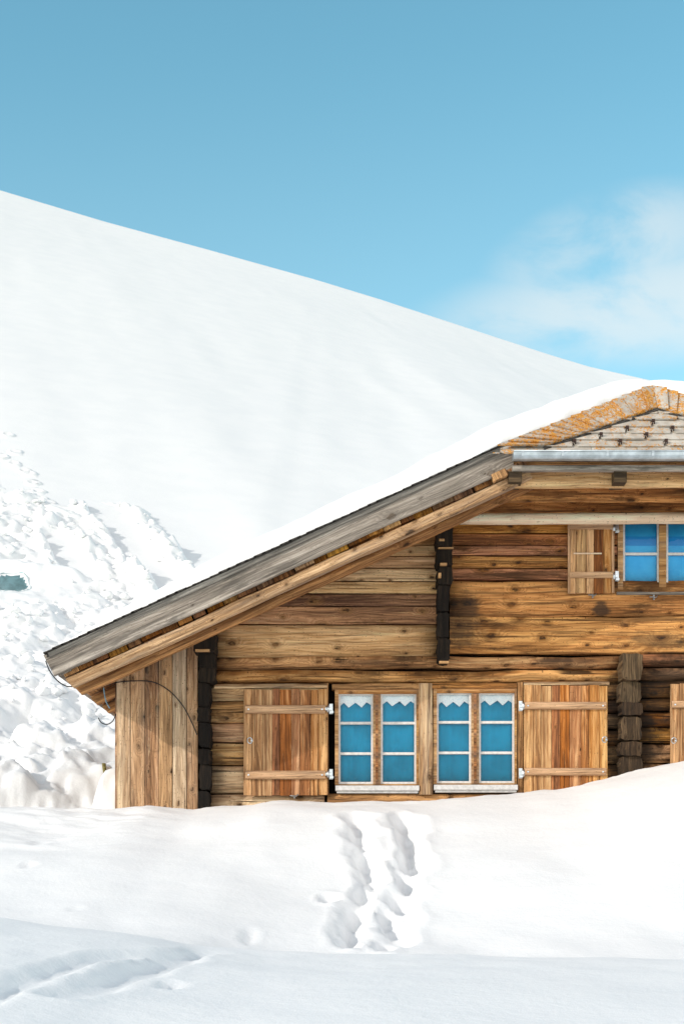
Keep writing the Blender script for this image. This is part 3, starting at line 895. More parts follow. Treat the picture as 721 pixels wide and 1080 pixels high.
def clip_tri(poly, inset):
    """clip a polygon in (a,b) to the triangular facet"""
    def inside_cut(poly, f):
        out = []
        for i in range(len(poly)):
            p, q = poly[i], poly[(i + 1) % len(poly)]
            fp, fq = f(p), f(q)
            if fp >= 0: out.append(p)
            if fp * fq < 0:
                t = fp / (fp - fq); out.append((p[0] + t * (q[0] - p[0]), p[1] + t * (q[1] - p[1])))
        return out
    k = HW / BLEN
    poly = inside_cut(poly, lambda p: p[0] + HW - inset - k * p[1])
    if poly: poly = inside_cut(poly, lambda p: HW - inset - k * p[1] - p[0])
    return poly
def plate(mb, poly, n0, n1, th):
    """slab lying on the facet; n rises from n0 (at high b) to n1 (low b)"""
    bs = [p[1] for p in poly]; b0, b1 = min(bs), max(bs)
    def nn(b): return n1 + (n0 - n1) * ((b - b0) / max(1e-6, b1 - b0))
    m = len(poly)
    V = [hp(a, b, nn(b)) for a, b in poly] + [hp(a, b, nn(b) - th) for a, b in poly]
    fs = [tuple(range(m)), tuple(range(2 * m - 1, m - 1, -1))]
    for i in range(m):
        j = (i + 1) % m; fs.append((i, j, m + j, m + i))
    mb.add(V, fs)
EXPO = BLEN / 9.2
TW = .44
guards = []
AI = onhip(572, 471)[0]; BI = onhip(697, 433)[1]
for r in range(-1, 9):
    b0 = r * EXPO - .005; b1 = b0 + EXPO * 1.7
    off = (.22 if r % 2 else 0.0) + .045 * r
    k = -6
    for k in range(-6, 7):
        a0 = k * TW + off; a1 = a0 + TW - .006
        c = .05
        bj = b0 + random.uniform(-.006, .006)
        poly = [(a0 + c, bj), (a1 - .012, bj), (a1, bj + .02), (a1, b1), (a0, b1), (a0, bj + .045)]
        poly = clip_tri(poly, .10)
        if len(poly) >= 3: plate(hip, poly, .004, .036 + random.uniform(-.006, .008), .018)
        g = (a0 + .015, b0 + .055)
        kk = HW / BLEN
        if r >= 0 and abs(g[0]) < abs(AI) * (1 - g[1] / BI) - .07: guards.append(g)
hip_o = hip.build('hip_slates', M['slate'], roof_o)
# orange lichened border slates along both hips
hb = MB()
ai, bi = onhip(572, 471)
for side in (-1, 1):
    e0 = (-HW - .015, -.02); e1 = (0.0, BLEN + .012)
    i0 = (ai, -.02); i1 = (0.0, onhip(697, 433)[1])
    n = 15
    for i in range(n):
        t0 = i / n - .012; t1 = (i + 1) / n + .03
        t1 = min(t1, 1.0)
        j = random.uniform(-.008, .008)
        A = [(e0[0] + (e1[0] - e0[0]) * t, e0[1] + (e1[1] - e0[1]) * t) for t in (t0, t1)]
        B = [(i0[0] + (i1[0] - i0[0]) * t + j, i0[1] + (i1[1] - i0[1]) * t - abs(j)) for t in (t0, t1)]
        poly = [A[0], B[0], B[1], A[1]]
        if side > 0: poly = [(-a, b) for a, b in poly]
        lift = [.052 + random.uniform(-.003, .005), .038]
        V = [hp(*poly[0], lift[0] + .016), hp(*poly[1], lift[0] + .016), hp(*poly[2], lift[1]), hp(*poly[3], lift[1])]
        V += [q - NX * .018 for q in V]
        hb.add(V, [(0, 1, 2, 3), (7, 6, 5, 4), (0, 4, 5, 1), (1, 5, 6, 2), (2, 6, 7, 3), (3, 7, 4, 0)])
hb.build('hip_border', M['slate_o'], roof_o)
for side in (-1, 1):                            # dark strip put in for the seam shadow under the border's lower edge
    fs_ = MB()
    q0, q1 = hp(side * abs(AI), -.015, .012), hp(0, BI - .004, .012)
    beam(fs_, q0, q1, BX, NX, [(-.034, 0), (-.034, .022), (.012, .022), (.012, 0)])
    fs_.build('hip_seam_shade', M['slate_edge'], roof_o)
for (a, b) in guards:
    g = MB()
    q = hp(a, b, .02)
    for dx in (-.011, .011):
        pts = [q + AX * dx + BX * .03, q + AX * dx + NX * .03 + BX * .012, q + AX * dx * .7 + NX * .03 - BX * .016, q + AX * dx - BX * .02 + NX * .004]
        tube(g, pts, .006, 6)
    boxw(g, q.x - .015, q.x + .015, q.y - .036, q.y - .024, q.z + .008, q.z + .036, .003)
    g.build('snow_guard', M['iron'], roof_o)
# gutter: half-round channel with rolled lip, brackets
gt = MB()
gx0 = (541 - CX) * 13.6 / F; gx1 = XM - gx0
zt = (HZ - 475.5) * 13.58 / F; yc = -1.36
prof = []
for i in range(11):
    a = math.pi * i / 10
    prof.append((-.062 * math.cos(a), -.078 * math.sin(a) ** .55))
inner = [(p[0] * .93, p[1] * .93 + .001) for p in reversed(prof)]
pr = prof + inner
V = []; fs = []
for xx in (gx0, gx1):
    for (a, b) in pr: V.append((xx, yc + a, zt + b))
m = len(pr)
for j in range(m): fs.append((j, (j + 1) % m, m + (j + 1) % m, m + j))
fs += [tuple(range(11)) , tuple(m + j for j in range(11))]
gt.add(V, fs, None, False)
tube(gt, [(gx0, yc - .064, zt), (gx1, yc - .064, zt)], .008, 8)
gt.build('gutter', M['zinc'], roof_o)
for px in (551, 593, 640, 688, 735):
    mb = MB(); xx = (px - CX) * 13.58 / F
    beam(mb, (xx - .012, yc - .067, zt - .05), (xx + .012, yc - .067, zt - .05), (0, 0, 1), (0, -1, 0), plank(.055, .004, .001)); mb.build('gutter_strap', M['zinc'], roof_o)
# eaves boards and little brackets below the gutter
mb = MB(); hboard(mb, 540, 900, 490, 496.5, -1.14, .06, wob=.003); mb.build('eaves_board', M['grey'], roof_o)
mb = MB(); hboard(mb, 541, 900, 484.5, 489.5, -1.06, .04, wob=.004); mb.build('gutter_gap_shade', M['char2'], roof_o)  # dark strip standing in for the shaded gap under the gutter
for (a, b) in ((536, 550), (647, 660.5), (757, 771)):
    mb = MB(); boxpx(mb, a, b, 496.5, 508.5, -1.17, -.9, .008); mb.build('eaves_bracket', M['char2'], roof_o)
mb = MB(); hboard(mb, 541, 900, 497, 514, -.99, .045, wob=.004); mb.build('eaves_plank', M['gable'], roof_o)
mb = MB()
hboard(mb, 520, 900, 513.5, 529, -.46, .05, wob=.004); 
mb.build('eaves_plank', M['gable_r'], roof_o)
mb = MB()                                     # soffit boards closing the underside of the little roof
for k in range(7):
    y0 = -1.12 + k * .16
    beam(mb, (1.55, y0, P(0, 500, -.99).z + .06), (XM - 1.55, y0, P(0, 500, -.99).z + .06), (0, 1, 0), (0, 0, 1), plank(.152, .025, .003))
mb.build('soffit_board', M['soffit'], roof_o)

# ---- walls
def xroof(z, off=.30):        # where the underside of the roof is at height z
    return XE + (z + off - ZE) / SL
def rl(pb): return max(P(0, pb, 0).z, 0)
lw = MB()       # gable planks left of the middle post
for (t, b) in ((658.5, 694), (639, 658.5), (626, 639), (613, 626), (599, 613), (586.5, 599), (575, 586.5), (562, 575), (549, 562), (536, 549), (520, 536)):
    zb = P(0, b, 0).z; xl = max(xroof(zb), P(226, 0, 0).x)
    sk = 1 / SL if xl > P(226, 0, 0).x + .001 else (0)
    xl_px = CX + xl * F / 15
    if b - t > 25: hboard(lw, xl_px, 463, t, b, .12, .135, 'log', gap=.012, wob=.005, b=.12, skew0=0 if sk == 0 else sk)
    else: hboard(lw, xl_px, 463, t, b, .12, .12 + random.uniform(0, .012), gap=.012, wob=.005, skew0=sk)
lw.build('gable_wall', M['gable'], house)
rw = MB()       # gable planks right of the middle post
hboard(rw, 474, 960, 529, 541, .12, .125, gap=.012, wob=.005); hboard(rw, 474, 960, 541, 551, .12, .12, gap=.012, wob=.005)
for (t, b) in ((551, 562.5), (562.5, 575), (575, 586), (586, 599), (599, 611.5)):
    for (a, c) in ((474, 652), (742, 960)):
        hboard(rw, a, c, t, b, .12, .12 + random.uniform(0, .012), gap=.012, wob=.005)
hboard(rw, 474, 960, 650, 690, .12, .125, gap=.012, wob=.007, cham=.012)
hboard(rw, 530, 960, 514, 529.5, .12, .11)
hboard(rw, 560, 960, 498, 514, .12, .11)
rw.build('gable_wall', M['gable_r'], house)
sb = MB()       # heavy beam under the upper window
hboard(sb, 474, 960, 611.5, 650, .12, .155, 'log', gap=.012, wob=.010, b=.25)
sb.build('sill_beam', M['gable_r'], house)
kl = MB()       # two knotty logs over the lower windows
for (t, b) in ((690.5, 705.5), (705.5, 720)):
    hboard(kl, 226, 655, t, b, .12, .17, 'log', gap=.010, wob=.012, b=.5, prand=.003)
    hboard(kl, 676, 960, t - 2, b - 2, .12, .165, 'log', gap=.010, wob=.012, b=.5, prand=.003)
kl.build('log_wall', M['log'], house)
ll = MB()       # hewn logs left of the windows
for (t, b) in ((720.5, 739), (739, 762.5), (762.5, 783), (783, 807), (807, 837), (837, 866), (866, 895)):
    hboard(ll, 221.5, 342, t, b, .12, .135, 'log', gap=.012, wob=.009, b=.35)
ll.build('log_wall', M['log_low'], house)
lr = MB()
for (t, b) in ((719, 738), (738, 752), (752, 769), (769, 786), (786, 806), (806, 830), (830, 860)):
    hboard(lr, 542, 656, t, b, .12, .13, 'log', gap=.012, wob=.009, b=.4)
    hboard(lr, 674, 802, t - 2, b - 2, .12, .135, 'log', gap=.012, wob=.010, b=.4)
lr.build('log_wall', M['log_dark'], house)
lr = MB()
for (t, b) in ((717, 736), (736, 750), (750, 767), (767, 784), (784, 804)):
    hboard(lr, 893, 960, t, b, .12, .135, 'log', gap=.012, wob=.010, b=.4)
lr.build('log_wall', M['log_dark'], house)
fl = MB()       # log below the windows
hboard(fl, 345, 560, 836.5, 850, .12, .15, 'log', gap=.003, wob=.005, b=.4)
hboard(fl, 345, 560, 850, 880, .12, .15, 'log', gap=.003, wob=.005, b=.4)
fl.build('foot_log', M['log_dark'], house)
core = MB()     # dark box added behind the boards to block light
xl, xr = P(126, 0, 0).x, 9.0
for seg in range(24):
    pass
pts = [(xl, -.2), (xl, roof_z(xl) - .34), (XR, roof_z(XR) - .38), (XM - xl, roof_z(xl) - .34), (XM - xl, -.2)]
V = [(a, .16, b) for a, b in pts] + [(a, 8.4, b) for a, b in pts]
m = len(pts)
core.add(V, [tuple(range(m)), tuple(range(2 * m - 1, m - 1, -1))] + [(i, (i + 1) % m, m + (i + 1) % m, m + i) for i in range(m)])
core.build('light_block', M['core'], house)

# planked annex on the left
an = MB()
for (a, b) in ((123, 137.6), (137.6, 153), (153, 167.5), (167.5, 182), (182, 197), (197, 209)):
    xm = P(a, 0, 0).x
    zt_ = roof_z(xm) - .32
    yf = .0 - random.uniform(0, .006)
    A = P(a, 870, 0)
    wd = (b - a) / 100 - .006
    beam(an, (A.x + .003, .04, A.z), (A.x + .003, .04, zt_), (1, 0, 0), (0, -1, 0), plank(wd, .04 - yf, .004), skew1=SL, wob=.002, step=.4)
# its side wall running back
for k in range(30):
    y0 = .05 + k * .16
    beam(an, (P(123, 0, 0).x + .002, y0, .3), (P(123, 0, 0).x + .002, y0, roof_z(P(123, 0, 0).x) - .34), (0, 1, 0), (-1, 0, 0), plank(.154, .025, .003))
an.build('plank_wall', M['annex'], house)

# log-end stacks
def stack(name, mat, blocks, yf, yb=.1):
    mb = MB()
    for (a, b, t, c, dy) in blocks:
        A = P(a, c, yf + dy); B = P(b, t, yf + dy)
        w = B.x - A.x; h = B.z - A.z - .003
        n = 16
        pr = []
        for i in range(n):
            an_ = 2 * math.pi * i / n + .31
            cx_, sy_ = math.cos(an_), math.sin(an_)
            k = 1 / max(abs(cx_), abs(sy_))
            pr.append((w / 2 * min(1, abs(cx_ * k)) * (1 if cx_ > 0 else -1) * random.uniform(.95, 1), h / 2 * min(1, abs(sy_ * k)) * (1 if sy_ > 0 else -1) * random.uniform(.95, 1)))
        c0 = ((A.x + B.x) / 2, yf + dy, (A.z + B.z) / 2)
        beam(mb, c0, (c0[0], yb, c0[2]), (1, 0, 0), (0, 0, 1), pr, wob=.012, step=.06, prand=.004)
    return mb.build(name, mat, house)
s1 = stack('log_end_post', M['char'], [(204, 227, 664, 687, -.1), (209, 227, 687, 704, 0), (209, 227, 704, 720, 0.01)] +
           [(209 + random.uniform(-.5, .8), 221.5 + random.uniform(-.8, .4), a_, b_, .05 + random.uniform(-.03, .03)) for a_, b_ in ((720, 746), (746, 762), (762, 789), (789, 806), (806, 834), (834, 862))], -.28)
s2 = stack('log_end_post', M['char'], [(461, 478.5, 547, 577, -.04), (461, 478, 577, 597, 0), (461.5, 477, 597, 617, .02)] +
           [(461.5, 474.5, 617, 645, .04), (461.5, 474.5, 645, 672, .05), (461.5, 474.5, 672, 699, .04)], -.32)
s3 = stack('log_end_post', M['char2'], [(655, 676.5, 689, 718, -.1)] + [(653.5 + random.uniform(-.8, .8), 676.5 + random.uniform(-1, .8), a_, b_, random.uniform(-.03, .03)) for a_, b_ in ((718, 741), (741, 755), (755, 781), (781, 797), (797, 822), (822, 840))], -.2)
# split pale scars where the posts were hewn
for (o, yf, rects) in ((s2, -.372, ((463, 468.5, 568, 570.5), (462, 478, 577, 578), (464, 471, 593.5, 596), (462, 465, 604, 609), (463, 473, 697, 699.5))), (s1, -.40, ((206, 221, 684.5, 687),))):
    for (a, b, t, c) in rects:
        mb = MB(); boxpx(mb, a, b, t, c, yf, yf + .05, .004); mb.build('hewn_scar', M['frame'], o)

# pale pole lying under the upper eave
mb = MB()
q0 = P(476, 547, -.3); q1 = P(980, 547, -.3)
beam(mb, q0, q1, (0, 0, 1), (0, -1, 0), roundp(.058, 14), wob=.005, step=.2, smooth=True)
mb.build('pole', M['pole'], house)

# ---- lower windows
def make_window(px):
    """px = left edge of the frame; a frame 88 px wide with two three-pane sashes"""
    o = px - 353.0
    fr = MB()
    Y0, Y1 = -.035, .12
    def fb(a, b, t, c, yf=-.035, yb=.12): boxpx(fr, a + o, b + o, t, c, yf, yb, .004)
    fb(353, 356.8, 727, 828); fb(438.8, 441, 727, 828); fb(356.8, 438.8, 727, 731.6, -.033)
    fb(393.2, 401.3, 731.6, 828, -.02); fb(395.8, 398.6, 732.5, 827, -.036, -.02)
    fb(356.8, 393.2, 827, 828.5, -.01); fb(401.3, 438.8, 827, 828.5, -.01)
    w = fr.build('window', M['frame'], house)
    sh = MB()
    for (a, b) in ((356.8, 393.2), (401.3, 438.8)):
        def sbx(p, q, t, c, yf=.0): boxpx(sh, p + o, q + o, t, c, yf, yf + .045, .004)
        sbx(a, a + 2.1, 731.6, 827); sbx(b - 2.1, b, 731.6, 827)
        sbx(a + 2.1, b - 2.1, 731.6, 733.3); sbx(a + 2.1, b - 2.1, 824.6, 827)
        sbx(a + 2.1, b - 2.1, 761.2, 764, .006); sbx(a + 2.1, b - 2.1, 793.4, 796.2, .006)
    sh.build('sash', M['sash'], w)
    gl = MB(); cu = MB(); lc = MB()
    for si, (a, b) in enumerate(((358.9, 391.1), (403.4, 436.7))):
        boxpx(gl, a - .5 + o, b + .5 + o, 732.5, 825.5, .026, .030, 0)
        # cloth, gently waved
        n = 40; V = []; fs = []
        ph = random.random() * 6
        for i in range(n + 1):
            t = i / n
            yy = .074 + .006 * math.sin(t * 9 + ph) + .003 * math.sin(t * 23 + ph)
            for pz in (730, 829):
                p = P(a - 2 + (b - a + 4) * t + o, pz, .07); V.append((p.x, yy, p.z))
            for pz in (829, 730):
                p = P(a - 2 + (b - a + 4) * t + o, pz, .07); V.append((p.x, yy + .002, p.z))
        for i in range(n):
            k = i * 4
            fs += [(k, k + 4, k + 5, k + 1), (k + 2, k + 6, k + 7, k + 3), (k + 1, k + 5, k + 6, k + 2), (k + 3, k + 7, k + 4, k)]
        fs += [(0, 1, 2, 3), (4 * n, 4 * n + 3, 4 * n + 2, 4 * n + 1)]
        cu.add(V, fs, None, True)
        # zigzag lace edging
        zz = [(0, 745.2), (.13, 741.2), (.28, 746.4), (.49, 741), (.68, 746.2), (.83, 740.6), (1.0, 744.2)]
        if si: zz = [(0, 743.6), (.15, 739.6), (.31, 744.8), (.53, 739.6), (.69, 744.8), (.86, 739.4), (1.0, 743)]
        pts = []
        for (q0_, z0_), (q1_, z1_) in zip(zz[:-1], zz[1:]):
            for k in range(4):
                s = k / 4; e = s
                pts.append((q0_ + (q1_ - q0_) * s, z0_ + (z1_ - z0_) * e))
        pts.append(zz[-1])
        V = []; fs = []
        for i, (q, z) in enumerate(pts):
            yy = .052 + .004 * math.sin(q * 14 + ph)
            X = P(a - 1 + (b - a + 2) * q + o, z, .05)
            T = P(a - 1 + (b - a + 2) * q + o, 731, .05)
            V += [(X.x, yy, X.z), (T.x, yy, T.z), (T.x, yy + .003, T.z), (X.x, yy + .003, X.z)]
        for i in range(len(pts) - 1):
            k = i * 4
            fs += [(k, k + 4, k + 5, k + 1), (k + 2, k + 6, k + 7, k + 3), (k + 1, k + 5, k + 6, k + 2), (k + 3, k + 7, k + 4, k)]
        lc.add(V, fs, None, False)
    gl.build('pane', M['glass'], w); cu.build('curtain', M['curtain'], w); lc.build('lace_edging', M['lace'], w)
    sl = MB(); boxpx(sl, 353.6 + o, 441.8 + o, 828.4, 834, -.075, .1, .006); boxpx(sl, 355 + o, 440.5 + o, 834, 836.5, -.05, .1, .003)
    sl.build('sill', M['sill'], w)
    return w
win1 = make_window(353)
win2 = copy_tree(win1, Vector((1.033, 0, .008)), house)
win3 = copy_tree(win1, Vector((4.51, 0, .008)), house)

# lintels, jambs between and beside the windows
mb = MB(); hboard(mb, 350, 442, 720.5, 727, .12, .16, wob=.004); hboard(mb, 455, 545, 720, 726.3, .12, .16, wob=.004); mb.build('lintel', M['log_dark'], house)
mb = MB(); vboard(mb, 441.2, 456.2, 720.5, 838, .12, .185, wob=.006, cham=.02); mb.build('jamb_post', M['jamb'], house)
mb = MB(); vboard(mb, 340.5, 346.5, 720.5, 838, .12, .15, wob=.004); mb.build('jamb_post', M['log_dark'], house)
mb = MB(); vboard(mb, 545, 551.5, 719.5, 838, .12, .15, wob=.004); mb.build('jamb_post', M['log_dark'], house)
mb = MB()
hboard(mb, 226, 345, 720.8, 726, .05, .10, wob=.004); mb.build('head_strip', M['jamb'], house)
mb = MB(); hboard(mb, 552, 642, 718.5, 722.5, .05, .10, wob=.004)
mb.build('head_strip', M['jamb'], house)

# ---- shutters
def bracket(px, py, y, mir=1):
    """galvanised shutter hinge: plate, knuckle and pintle arm"""
    g = MB()
    boxpx(g, px - 1.8, px + 1.8, py - 5.4, py + 5.4, y - .012, y + .002, .002)
    p = P(px - 3.2 * mir, py, y - .02)
    tube(g, [p + Vector((0, 0, -.035)), p + Vector((0, 0, .035))], .014, 10)
    boxpx(g, px - 6.5, px + .5, py - 1.6, py + 1.6, y - .022, y - .010, .002) if mir > 0 else boxpx(g, px - .5, px + 6.5, py - 1.6, py + 1.6, y - .022, y - .010, .002)
    boxpx(g, px - 1.2, px + 2.6, py + 2, py + 4.4, y - .035, y - .010, .002)
    return g

def shutter(x0, x1, t, b, bat, mat, widths, hinge_x, hinge_y, hm, ring, batmat='batten', label=None):
    mb = MB()
    tot = sum(widths); x = x0
    for w in widths:
        xn = x + (x1 - x0) * w / tot
        dt = random.uniform(-.6, .6)
        vboard(mb, x, xn, t + dt, b + random.uniform(-.6, .6), -.055, .028 + random.uniform(-.002, .003), gap=.003, wob=.001, cham=.004)
        x = xn
    s = mb.build('shutter', M[mat], house)
    if label: s['label'] = label
    for (bt, bb, bx0, bx1) in bat:
        q = MB(); hboard(q, bx0, bx1, bt, bb, -.087, .03, wob=.002, cham=.008); q.build('batten', M[batmat], s)
        for hx_ in (bx0 + 3.5, bx1 - 3.5):
            g = MB(); boxpx(g, hx_ - .9, hx_ + .9, (bt + bb) / 2 - .9, (bt + bb) / 2 + .9, -.122, -.115, .003); g.build('bolt', M['steel'], s)
    for hy_ in hinge_y:
        bracket(hinge_x, hy_, -.085, hm).build('hinge', M['steel'], s)
    if ring:
        g = MB(); c = P(ring[0], ring[1], -.095)
        pts = [c + Vector((math.cos(a) * .026, -.012 * math.sin(a), math.sin(a) * .03)) for a in [i * math.pi / 5 for i in range(10)]]
        tube(g, pts, .006, 6); boxpx(g, ring[0] + 1.0, ring[0] + 3.2, ring[1] - 1, ring[1] + 1, -.095, -.08, .001)
        g.build('pull_ring', M['steel'], s)
    return s
WD = [9, 11, 10, 8, 12, 9, 11, 8, 10]
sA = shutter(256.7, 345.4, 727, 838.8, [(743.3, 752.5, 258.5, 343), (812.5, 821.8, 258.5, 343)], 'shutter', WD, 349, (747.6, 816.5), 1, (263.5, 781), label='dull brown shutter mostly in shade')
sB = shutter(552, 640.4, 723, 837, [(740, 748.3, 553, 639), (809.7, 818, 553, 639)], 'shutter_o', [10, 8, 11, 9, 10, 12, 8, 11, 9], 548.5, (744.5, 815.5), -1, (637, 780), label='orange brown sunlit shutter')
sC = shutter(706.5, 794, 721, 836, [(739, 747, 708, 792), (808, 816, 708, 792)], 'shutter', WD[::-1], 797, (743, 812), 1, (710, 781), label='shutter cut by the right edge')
# small framed shutter of the upper window
sD = shutter(598.3, 647.5, 551.5, 625.5, [], 'shutter', [9, 11, 8, 10, 12], 650.2, (556.5, 607.5), 1, None, label='small framed upper shutter')
for r in ((598.3, 647.5, 551.5, 558), (598.3, 647.5, 602.7, 609.5)):
    q = MB(); hboard(q, r[0] + (2 if r[2] > 560 else 0), r[1] - 1, r[2], r[3], -.087, .024, cham=.005); q.build('batten', M['batten'], sD)
for r in ((598.3, 601.2), (644.5, 647.5)):
    q = MB(); vboard(q, r[0], r[1], 558.2, 625, -.087, .012, cham=.003); q.build('stile', M['batten'], sD)
q = MB(); hboard(q, 604.5, 634, 582.6, 584.4, -.086, .018, cham=.003); q.build('latch_bar', M['pole'], sD)
def latch(px, py, y):
    g = MB()
    boxpx(g, px - .8, px + .8, py - 3, py + 2.5, y - .02, y - .005, .002)
    p = P(px, py, y - .02); tube(g, curve_pts([p + Vector((-.045, 0, .004)), p + Vector((-.02, -.02, 0)), p + Vector((.012, -.02, -.006)), p + Vector((.035, 0, .016))], 4), .007, 7)
    return g
latch(624.5, 628, -.04).build('shutter_catch', M['catch'], house)
latch(310.5, 839.5, -.06).build('shutter_catch', M['catch'], house)
latch(590, 836.5, -.06).build('shutter_catch', M['catch'], house)
latch(689, 630, -.04).build('shutter_catch', M['catch'], house)

# ---- upper window
fr = MB()
for (a, b, t, c, yf) in ((651, 656.5, 550, 625, -.03), (694.5, 702, 550, 624, -.02), (740, 745.5, 550, 625, -.03), (656.5, 740, 547, 550, -.028)):
    boxpx(fr, a, b, t, c, yf, .12, .004)
wu = fr.build('window', M['frame'], house); wu['label'] = 'upper two pane window with pale blue cloth, fold shade painted across'
sh = MB(); gl = MB(); cu = MB(); ins = MB()
for (a, b) in ((656.5, 694.5), (702, 740)):
    for (p, q, t, c, yf) in ((a, a + 2, 550, 624, 0), (b - 1.8, b, 550, 624, 0), (a + 2, b - 1.8, 550, 551.2, 0), (a + 2, b - 1.8, 621.6, 624, 0), (a + 2, b - 1.8, 582.7, 585.2, .004)):
        boxpx(sh, p, q, t, c, yf, yf + .045, .003)
    boxpx(gl, a + 1.5, b - 1.3, 550.5, 622.5, .024, .028, 0)
    n = 30; V = []; fs = []
    for i in range(n + 1):
        t = i / n; yy = .072 + .006 * math.sin(t * 8 + a)
        hem = 613.5 + 3.0 * math.sin(t * math.pi * .9 + .2) - 2 * t
        X = a - 1 + (b - a + 2) * t
        lo = P(X, hem, .07); hi = P(X, 546, .07)
        V += [(lo.x, yy, lo.z), (hi.x, yy, hi.z), (hi.x, yy + .003, hi.z), (lo.x, yy + .003, lo.z)]
    for i in range(n):
        k = i * 4
        fs += [(k, k + 4, k + 5, k + 1), (k + 2, k + 6, k + 7, k + 3), (k + 1, k + 5, k + 6, k + 2), (k + 3, k + 7, k + 4, k)]
    cu.add(V, fs, None, True)
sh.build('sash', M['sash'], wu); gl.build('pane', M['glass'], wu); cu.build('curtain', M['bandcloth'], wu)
M['room_shade'] = simple('dark teal lining', (.006, .055, .085), .85, .1)
boxpx(ins, 655, 742, 545, 626, .10, .12, .0); ins.build('room_shade', M['room_shade'], wu)  # dark sheet standing in for the shaded room below the curtain hem
mb = MB(); boxpx(mb, 650, 748, 624, 627, -.06, .1, .004); mb.build('sill', M['grey'], wu)

# ------------------------------------------------------------------ snow on the roof
def roof_snow():
    xsn = np.concatenate([np.linspace(XE - .01, HC, 110), np.linspace(HC, XR, 60)[1:], np.linspace(XR, XM - HC, 60)[1:], np.linspace(XM - HC, XM - XE, 50)[1:]])
    sb_ = np.array([0, .004, .015, .03, .05, .08, .12, .17, .24, .35, .5, .8, 1.3, 2, 3.2, 5, 7, 9.2])
    px_t = [XE, -2.5, -2.15, -1.55, 0.55, 1.55, 2.1, 2.6, 3.1]; th = [.015, .06, .11, .19, .22, .27, .28, .24, .20]
    V = []; nx = len(xsn); ns = len(sb_)
    for x in xsn:
        xx = x if x <= XR else XM - x
        yf = -1.15 if xx <= HC else HY + .05 + HB * (xx - HC) / (XR - HC)
        if xx <= HC: yf = -1.15 - .10 * float(smooth01((xx - HC + .35) / .35))
        t = float(np.interp(xx, px_t, th))
        rz = roof_z(x)
        # ridge rounding
        rr = abs(x - XR); rz -= .455 * max(0, .45 - rr) ** 2 / .9 * 1.0
        nz = float(fbm(np.array([x * 2.3]), np.array([.3]), 71, 3)[0])
        for s in sb_:
            w = .16
            k = math.sqrt(max(0, 1 - (1 - min(s / w, 1)) ** 2))
            jx = .03 * float(vnoise(np.array([x * 6.0]), np.array([s * 5]), 72)[0])
            V.append((x, yf + s + jx * (1 if s < .5 else 0), rz + .014 + t * (k * (1 + .22 * nz) + .05 * float(vnoise(np.array([x * 1.3]), np.array([s * 1.1]), 73)[0]) * (s > .1))))
    fs = []
    for i in range(nx - 1):
        for j in range(ns - 1):
            fs.append((i * ns + j, (i + 1) * ns + j, (i + 1) * ns + j + 1, i * ns + j + 1))
    # underside a little below the surface
    o = len(V)
    for i, x in enumerate(xsn):
        V.append((V[i * ns][0], V[i * ns][1], V[i * ns][2] - .006)); V.append((x, 8.9, V[i * ns + ns - 1][2] - .2))
    for i in range(nx - 1):
        fs.append((o + 2 * i, o + 2 * i + 1, o + 2 * i + 3, o + 2 * i + 2))
        fs.append((i * ns, o + 2 * i, o + 2 * i + 2, (i + 1) * ns))
        fs.append((i * ns + ns - 1, (i + 1) * ns + ns - 1, o + 2 * i + 3, o + 2 * i + 1))
    mb = MB(); mb.add(V, fs, None, True)
    return mb
rs = roof_snow().build('roof_snow', M['snow'])
tag(rs, 'thick rounded blanket of snow lying on the chalet roof', 'snow', 'stuff')

# ------------------------------------------------------------------ cables and stake
def cable(name, ctrl, r, mat, label):
    mb = MB(); tube(mb, curve_pts(ctrl, 8), r, 7)
    o = mb.build(name, mat); tag(o, label, 'cable')
cable('cable', [P(48.5, 697, -1.2), P(53, 708, -1.15), P(61, 718, -1.1), P(70, 723.5, -1.0), P(78, 724, -.95), P(84, 722, -.9)], .0062, M['rubber'], 'black cable hanging in a loop from the low tip of the roof edge')
cable('cable', [P(110, 724, -.35), P(116, 722, -.2), P(125, 719.5, -.03), P(145, 718, -.025), P(162, 719.5, -.025), P(178, 728, -.025), P(192, 743, -.025), P(201, 759, -.025), P(208, 775, -.025)], .0058, M['rubber'], 'thin black cable curving over the top of the vertical planks')
cable('cable', [P(109.5, 725, -.3), P(110.5, 733, -.3), P(112.5, 741, -.3), P(116, 747, -.28)], .0062, M['bluewire'], 'short faded blue cord hanging under the low eave')
cable('cable', [P(104, 757, -.3), P(107, 762, -.3), P(113, 764, -.3), P(119, 760.5, -.3), P(122.6, 753, -.25)], .0058, M['rubber'], 'black cable end hooked upward beside the corner of the vertical planks')
mb = MB()
sx, sy = P(110.5, 815, 2.2).x, 2.2
zt_ = P(0, 805, 2.2).z
beam(mb, (sx + .06, sy, zt_ - .55), (sx - .01, sy, zt_), (1, 0, 0), (0, -1, 0), roundp(.024, 8))
st = mb.build('stake', M['stake']); tag(st, 'small olive stake tip poking from the snow lumps beside the plank wall', 'stake')

# ------------------------------------------------------------------ camera, light, sky
cam = bpy.data.cameras.new('camera'); co = bpy.data.objects.new('camera', cam); COL.objects.link(co)
co.location = (0, CAMY, 0); co.rotation_euler = (math.radians(90), 0, 0)
cam.sensor_fit = 'VERTICAL'; cam.sensor_height = 36; cam.sensor_width = 24; cam.lens = 50.0
cam.shift_y = (HZ - 540) / 1080; cam.clip_end = 2000; cam.clip_start = .1
SC.camera = co

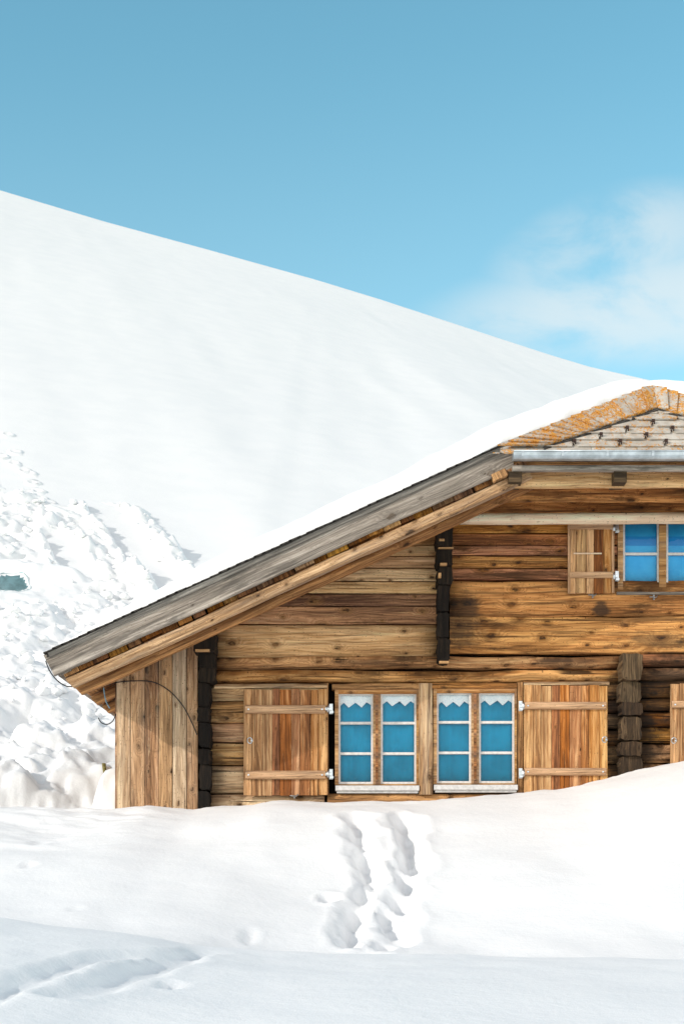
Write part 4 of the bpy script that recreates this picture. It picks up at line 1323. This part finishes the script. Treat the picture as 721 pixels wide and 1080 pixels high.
SUN = Vector((-1.77, -1.15, .985)).normalized()
el = math.asin(SUN.z); az = math.atan2(SUN.x, SUN.y)
sd = bpy.data.lights.new('sun', 'SUN'); sd.energy = 4.2; sd.angle = math.radians(.5); sd.color = (1, .925, .84)
so = bpy.data.objects.new('sun', sd); COL.objects.link(so)
so.rotation_euler = SUN.to_track_quat('Z', 'Y').to_euler(); so.location = (-20, -15, 12)

w = bpy.data.worlds.new('World'); SC.world = w; w.use_nodes = True
nt = w.node_tree; nt.nodes.clear()
class WT(NT):
    def __init__(s, tree):
        s.t = tree; s.n = tree.nodes
t = WT(nt)
outw = t.N('ShaderNodeOutputWorld'); bg = t.N('ShaderNodeBackground')
sky = t.N('ShaderNodeTexSky', sky_type='NISHITA'); sky.sun_disc = False
sky.sun_elevation = el; sky.sun_rotation = az % (2 * math.pi); sky.altitude = 1800; sky.air_density = 1.0; sky.dust_density = .5; sky.ozone_density = 1.5
SKY_TINT = (2.28, 3.42, 2.66)
c = t.mix(1.0, sky.outputs[0], SKY_TINT, 'MULTIPLY')
dirn = t.N('ShaderNodeTexCoord').outputs['Generated']
s = t.N('ShaderNodeSeparateXYZ'); t.L(dirn, s.inputs[0])
yy = t.math('MAXIMUM', s.outputs[1], .05)
u = t.math('DIVIDE', s.outputs[0], yy); v = t.math('DIVIDE', s.outputs[2], yy)
cn = t.noise(t.comb(t.math('MULTIPLY', u, 10.0), t.math('MULTIPLY', v, 17.0), .3), 1, 6, .58, .35)
def wisp(cu_, cv_, ru, rv, tilt):
    a = t.math('SUBTRACT', u, cu_); b = t.math('SUBTRACT', t.math('SUBTRACT', v, cv_), t.math('MULTIPLY', a, tilt))
    a = t.math('DIVIDE', a, ru); b = t.math('DIVIDE', b, rv)
    q = t.math('ADD', t.math('MULTIPLY', a, a), t.math('MULTIPLY', b, b))
    return t.rng(q, 1.0, 0.0)
m1 = wisp(.225, .405, .20, .050, .10)
m2 = wisp(.19, .445, .10, .05, .25)
mm = t.math('MAXIMUM', m1, t.math('MULTIPLY', m2, .85))
cm = t.math('MULTIPLY', mm, t.rng(cn, .22, .58))
CLOUD = (10.6, 10.2, 9.6); BACK_FILL = t.mix(t.rng(s.outputs[2], .15, .65), (22.2, 21.4, 21.2), (6.5, 6.2, 6.3))
c = t.mix(t.rng(v, .62, .30, 0, .10), c, CLOUD)
c = t.mix(t.math('MULTIPLY', cm, .52), c, CLOUD)
# unseen bright fill added to the sky behind the viewer, broken up like cloud
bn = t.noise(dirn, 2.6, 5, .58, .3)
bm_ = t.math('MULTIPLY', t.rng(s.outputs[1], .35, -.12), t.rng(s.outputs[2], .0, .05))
c = t.mix(t.math('MULTIPLY', bm_, t.rng(bn, .30, .55, .55, 1.0)), c, BACK_FILL)
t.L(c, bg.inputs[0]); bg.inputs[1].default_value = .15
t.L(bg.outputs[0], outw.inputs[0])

SC.view_settings.view_transform = 'Standard'; SC.view_settings.look = 'None'
SC.view_settings.exposure = -0.66; SC.view_settings.gamma = 1.0; SC.view_settings.use_curve_mapping = False
SC.render.engine = 'CYCLES'
SC.cycles.max_bounces = 8; SC.cycles.diffuse_bounces = 5; SC.cycles.transparent_max_bounces = 12
SC.cycles.use_denoising = True
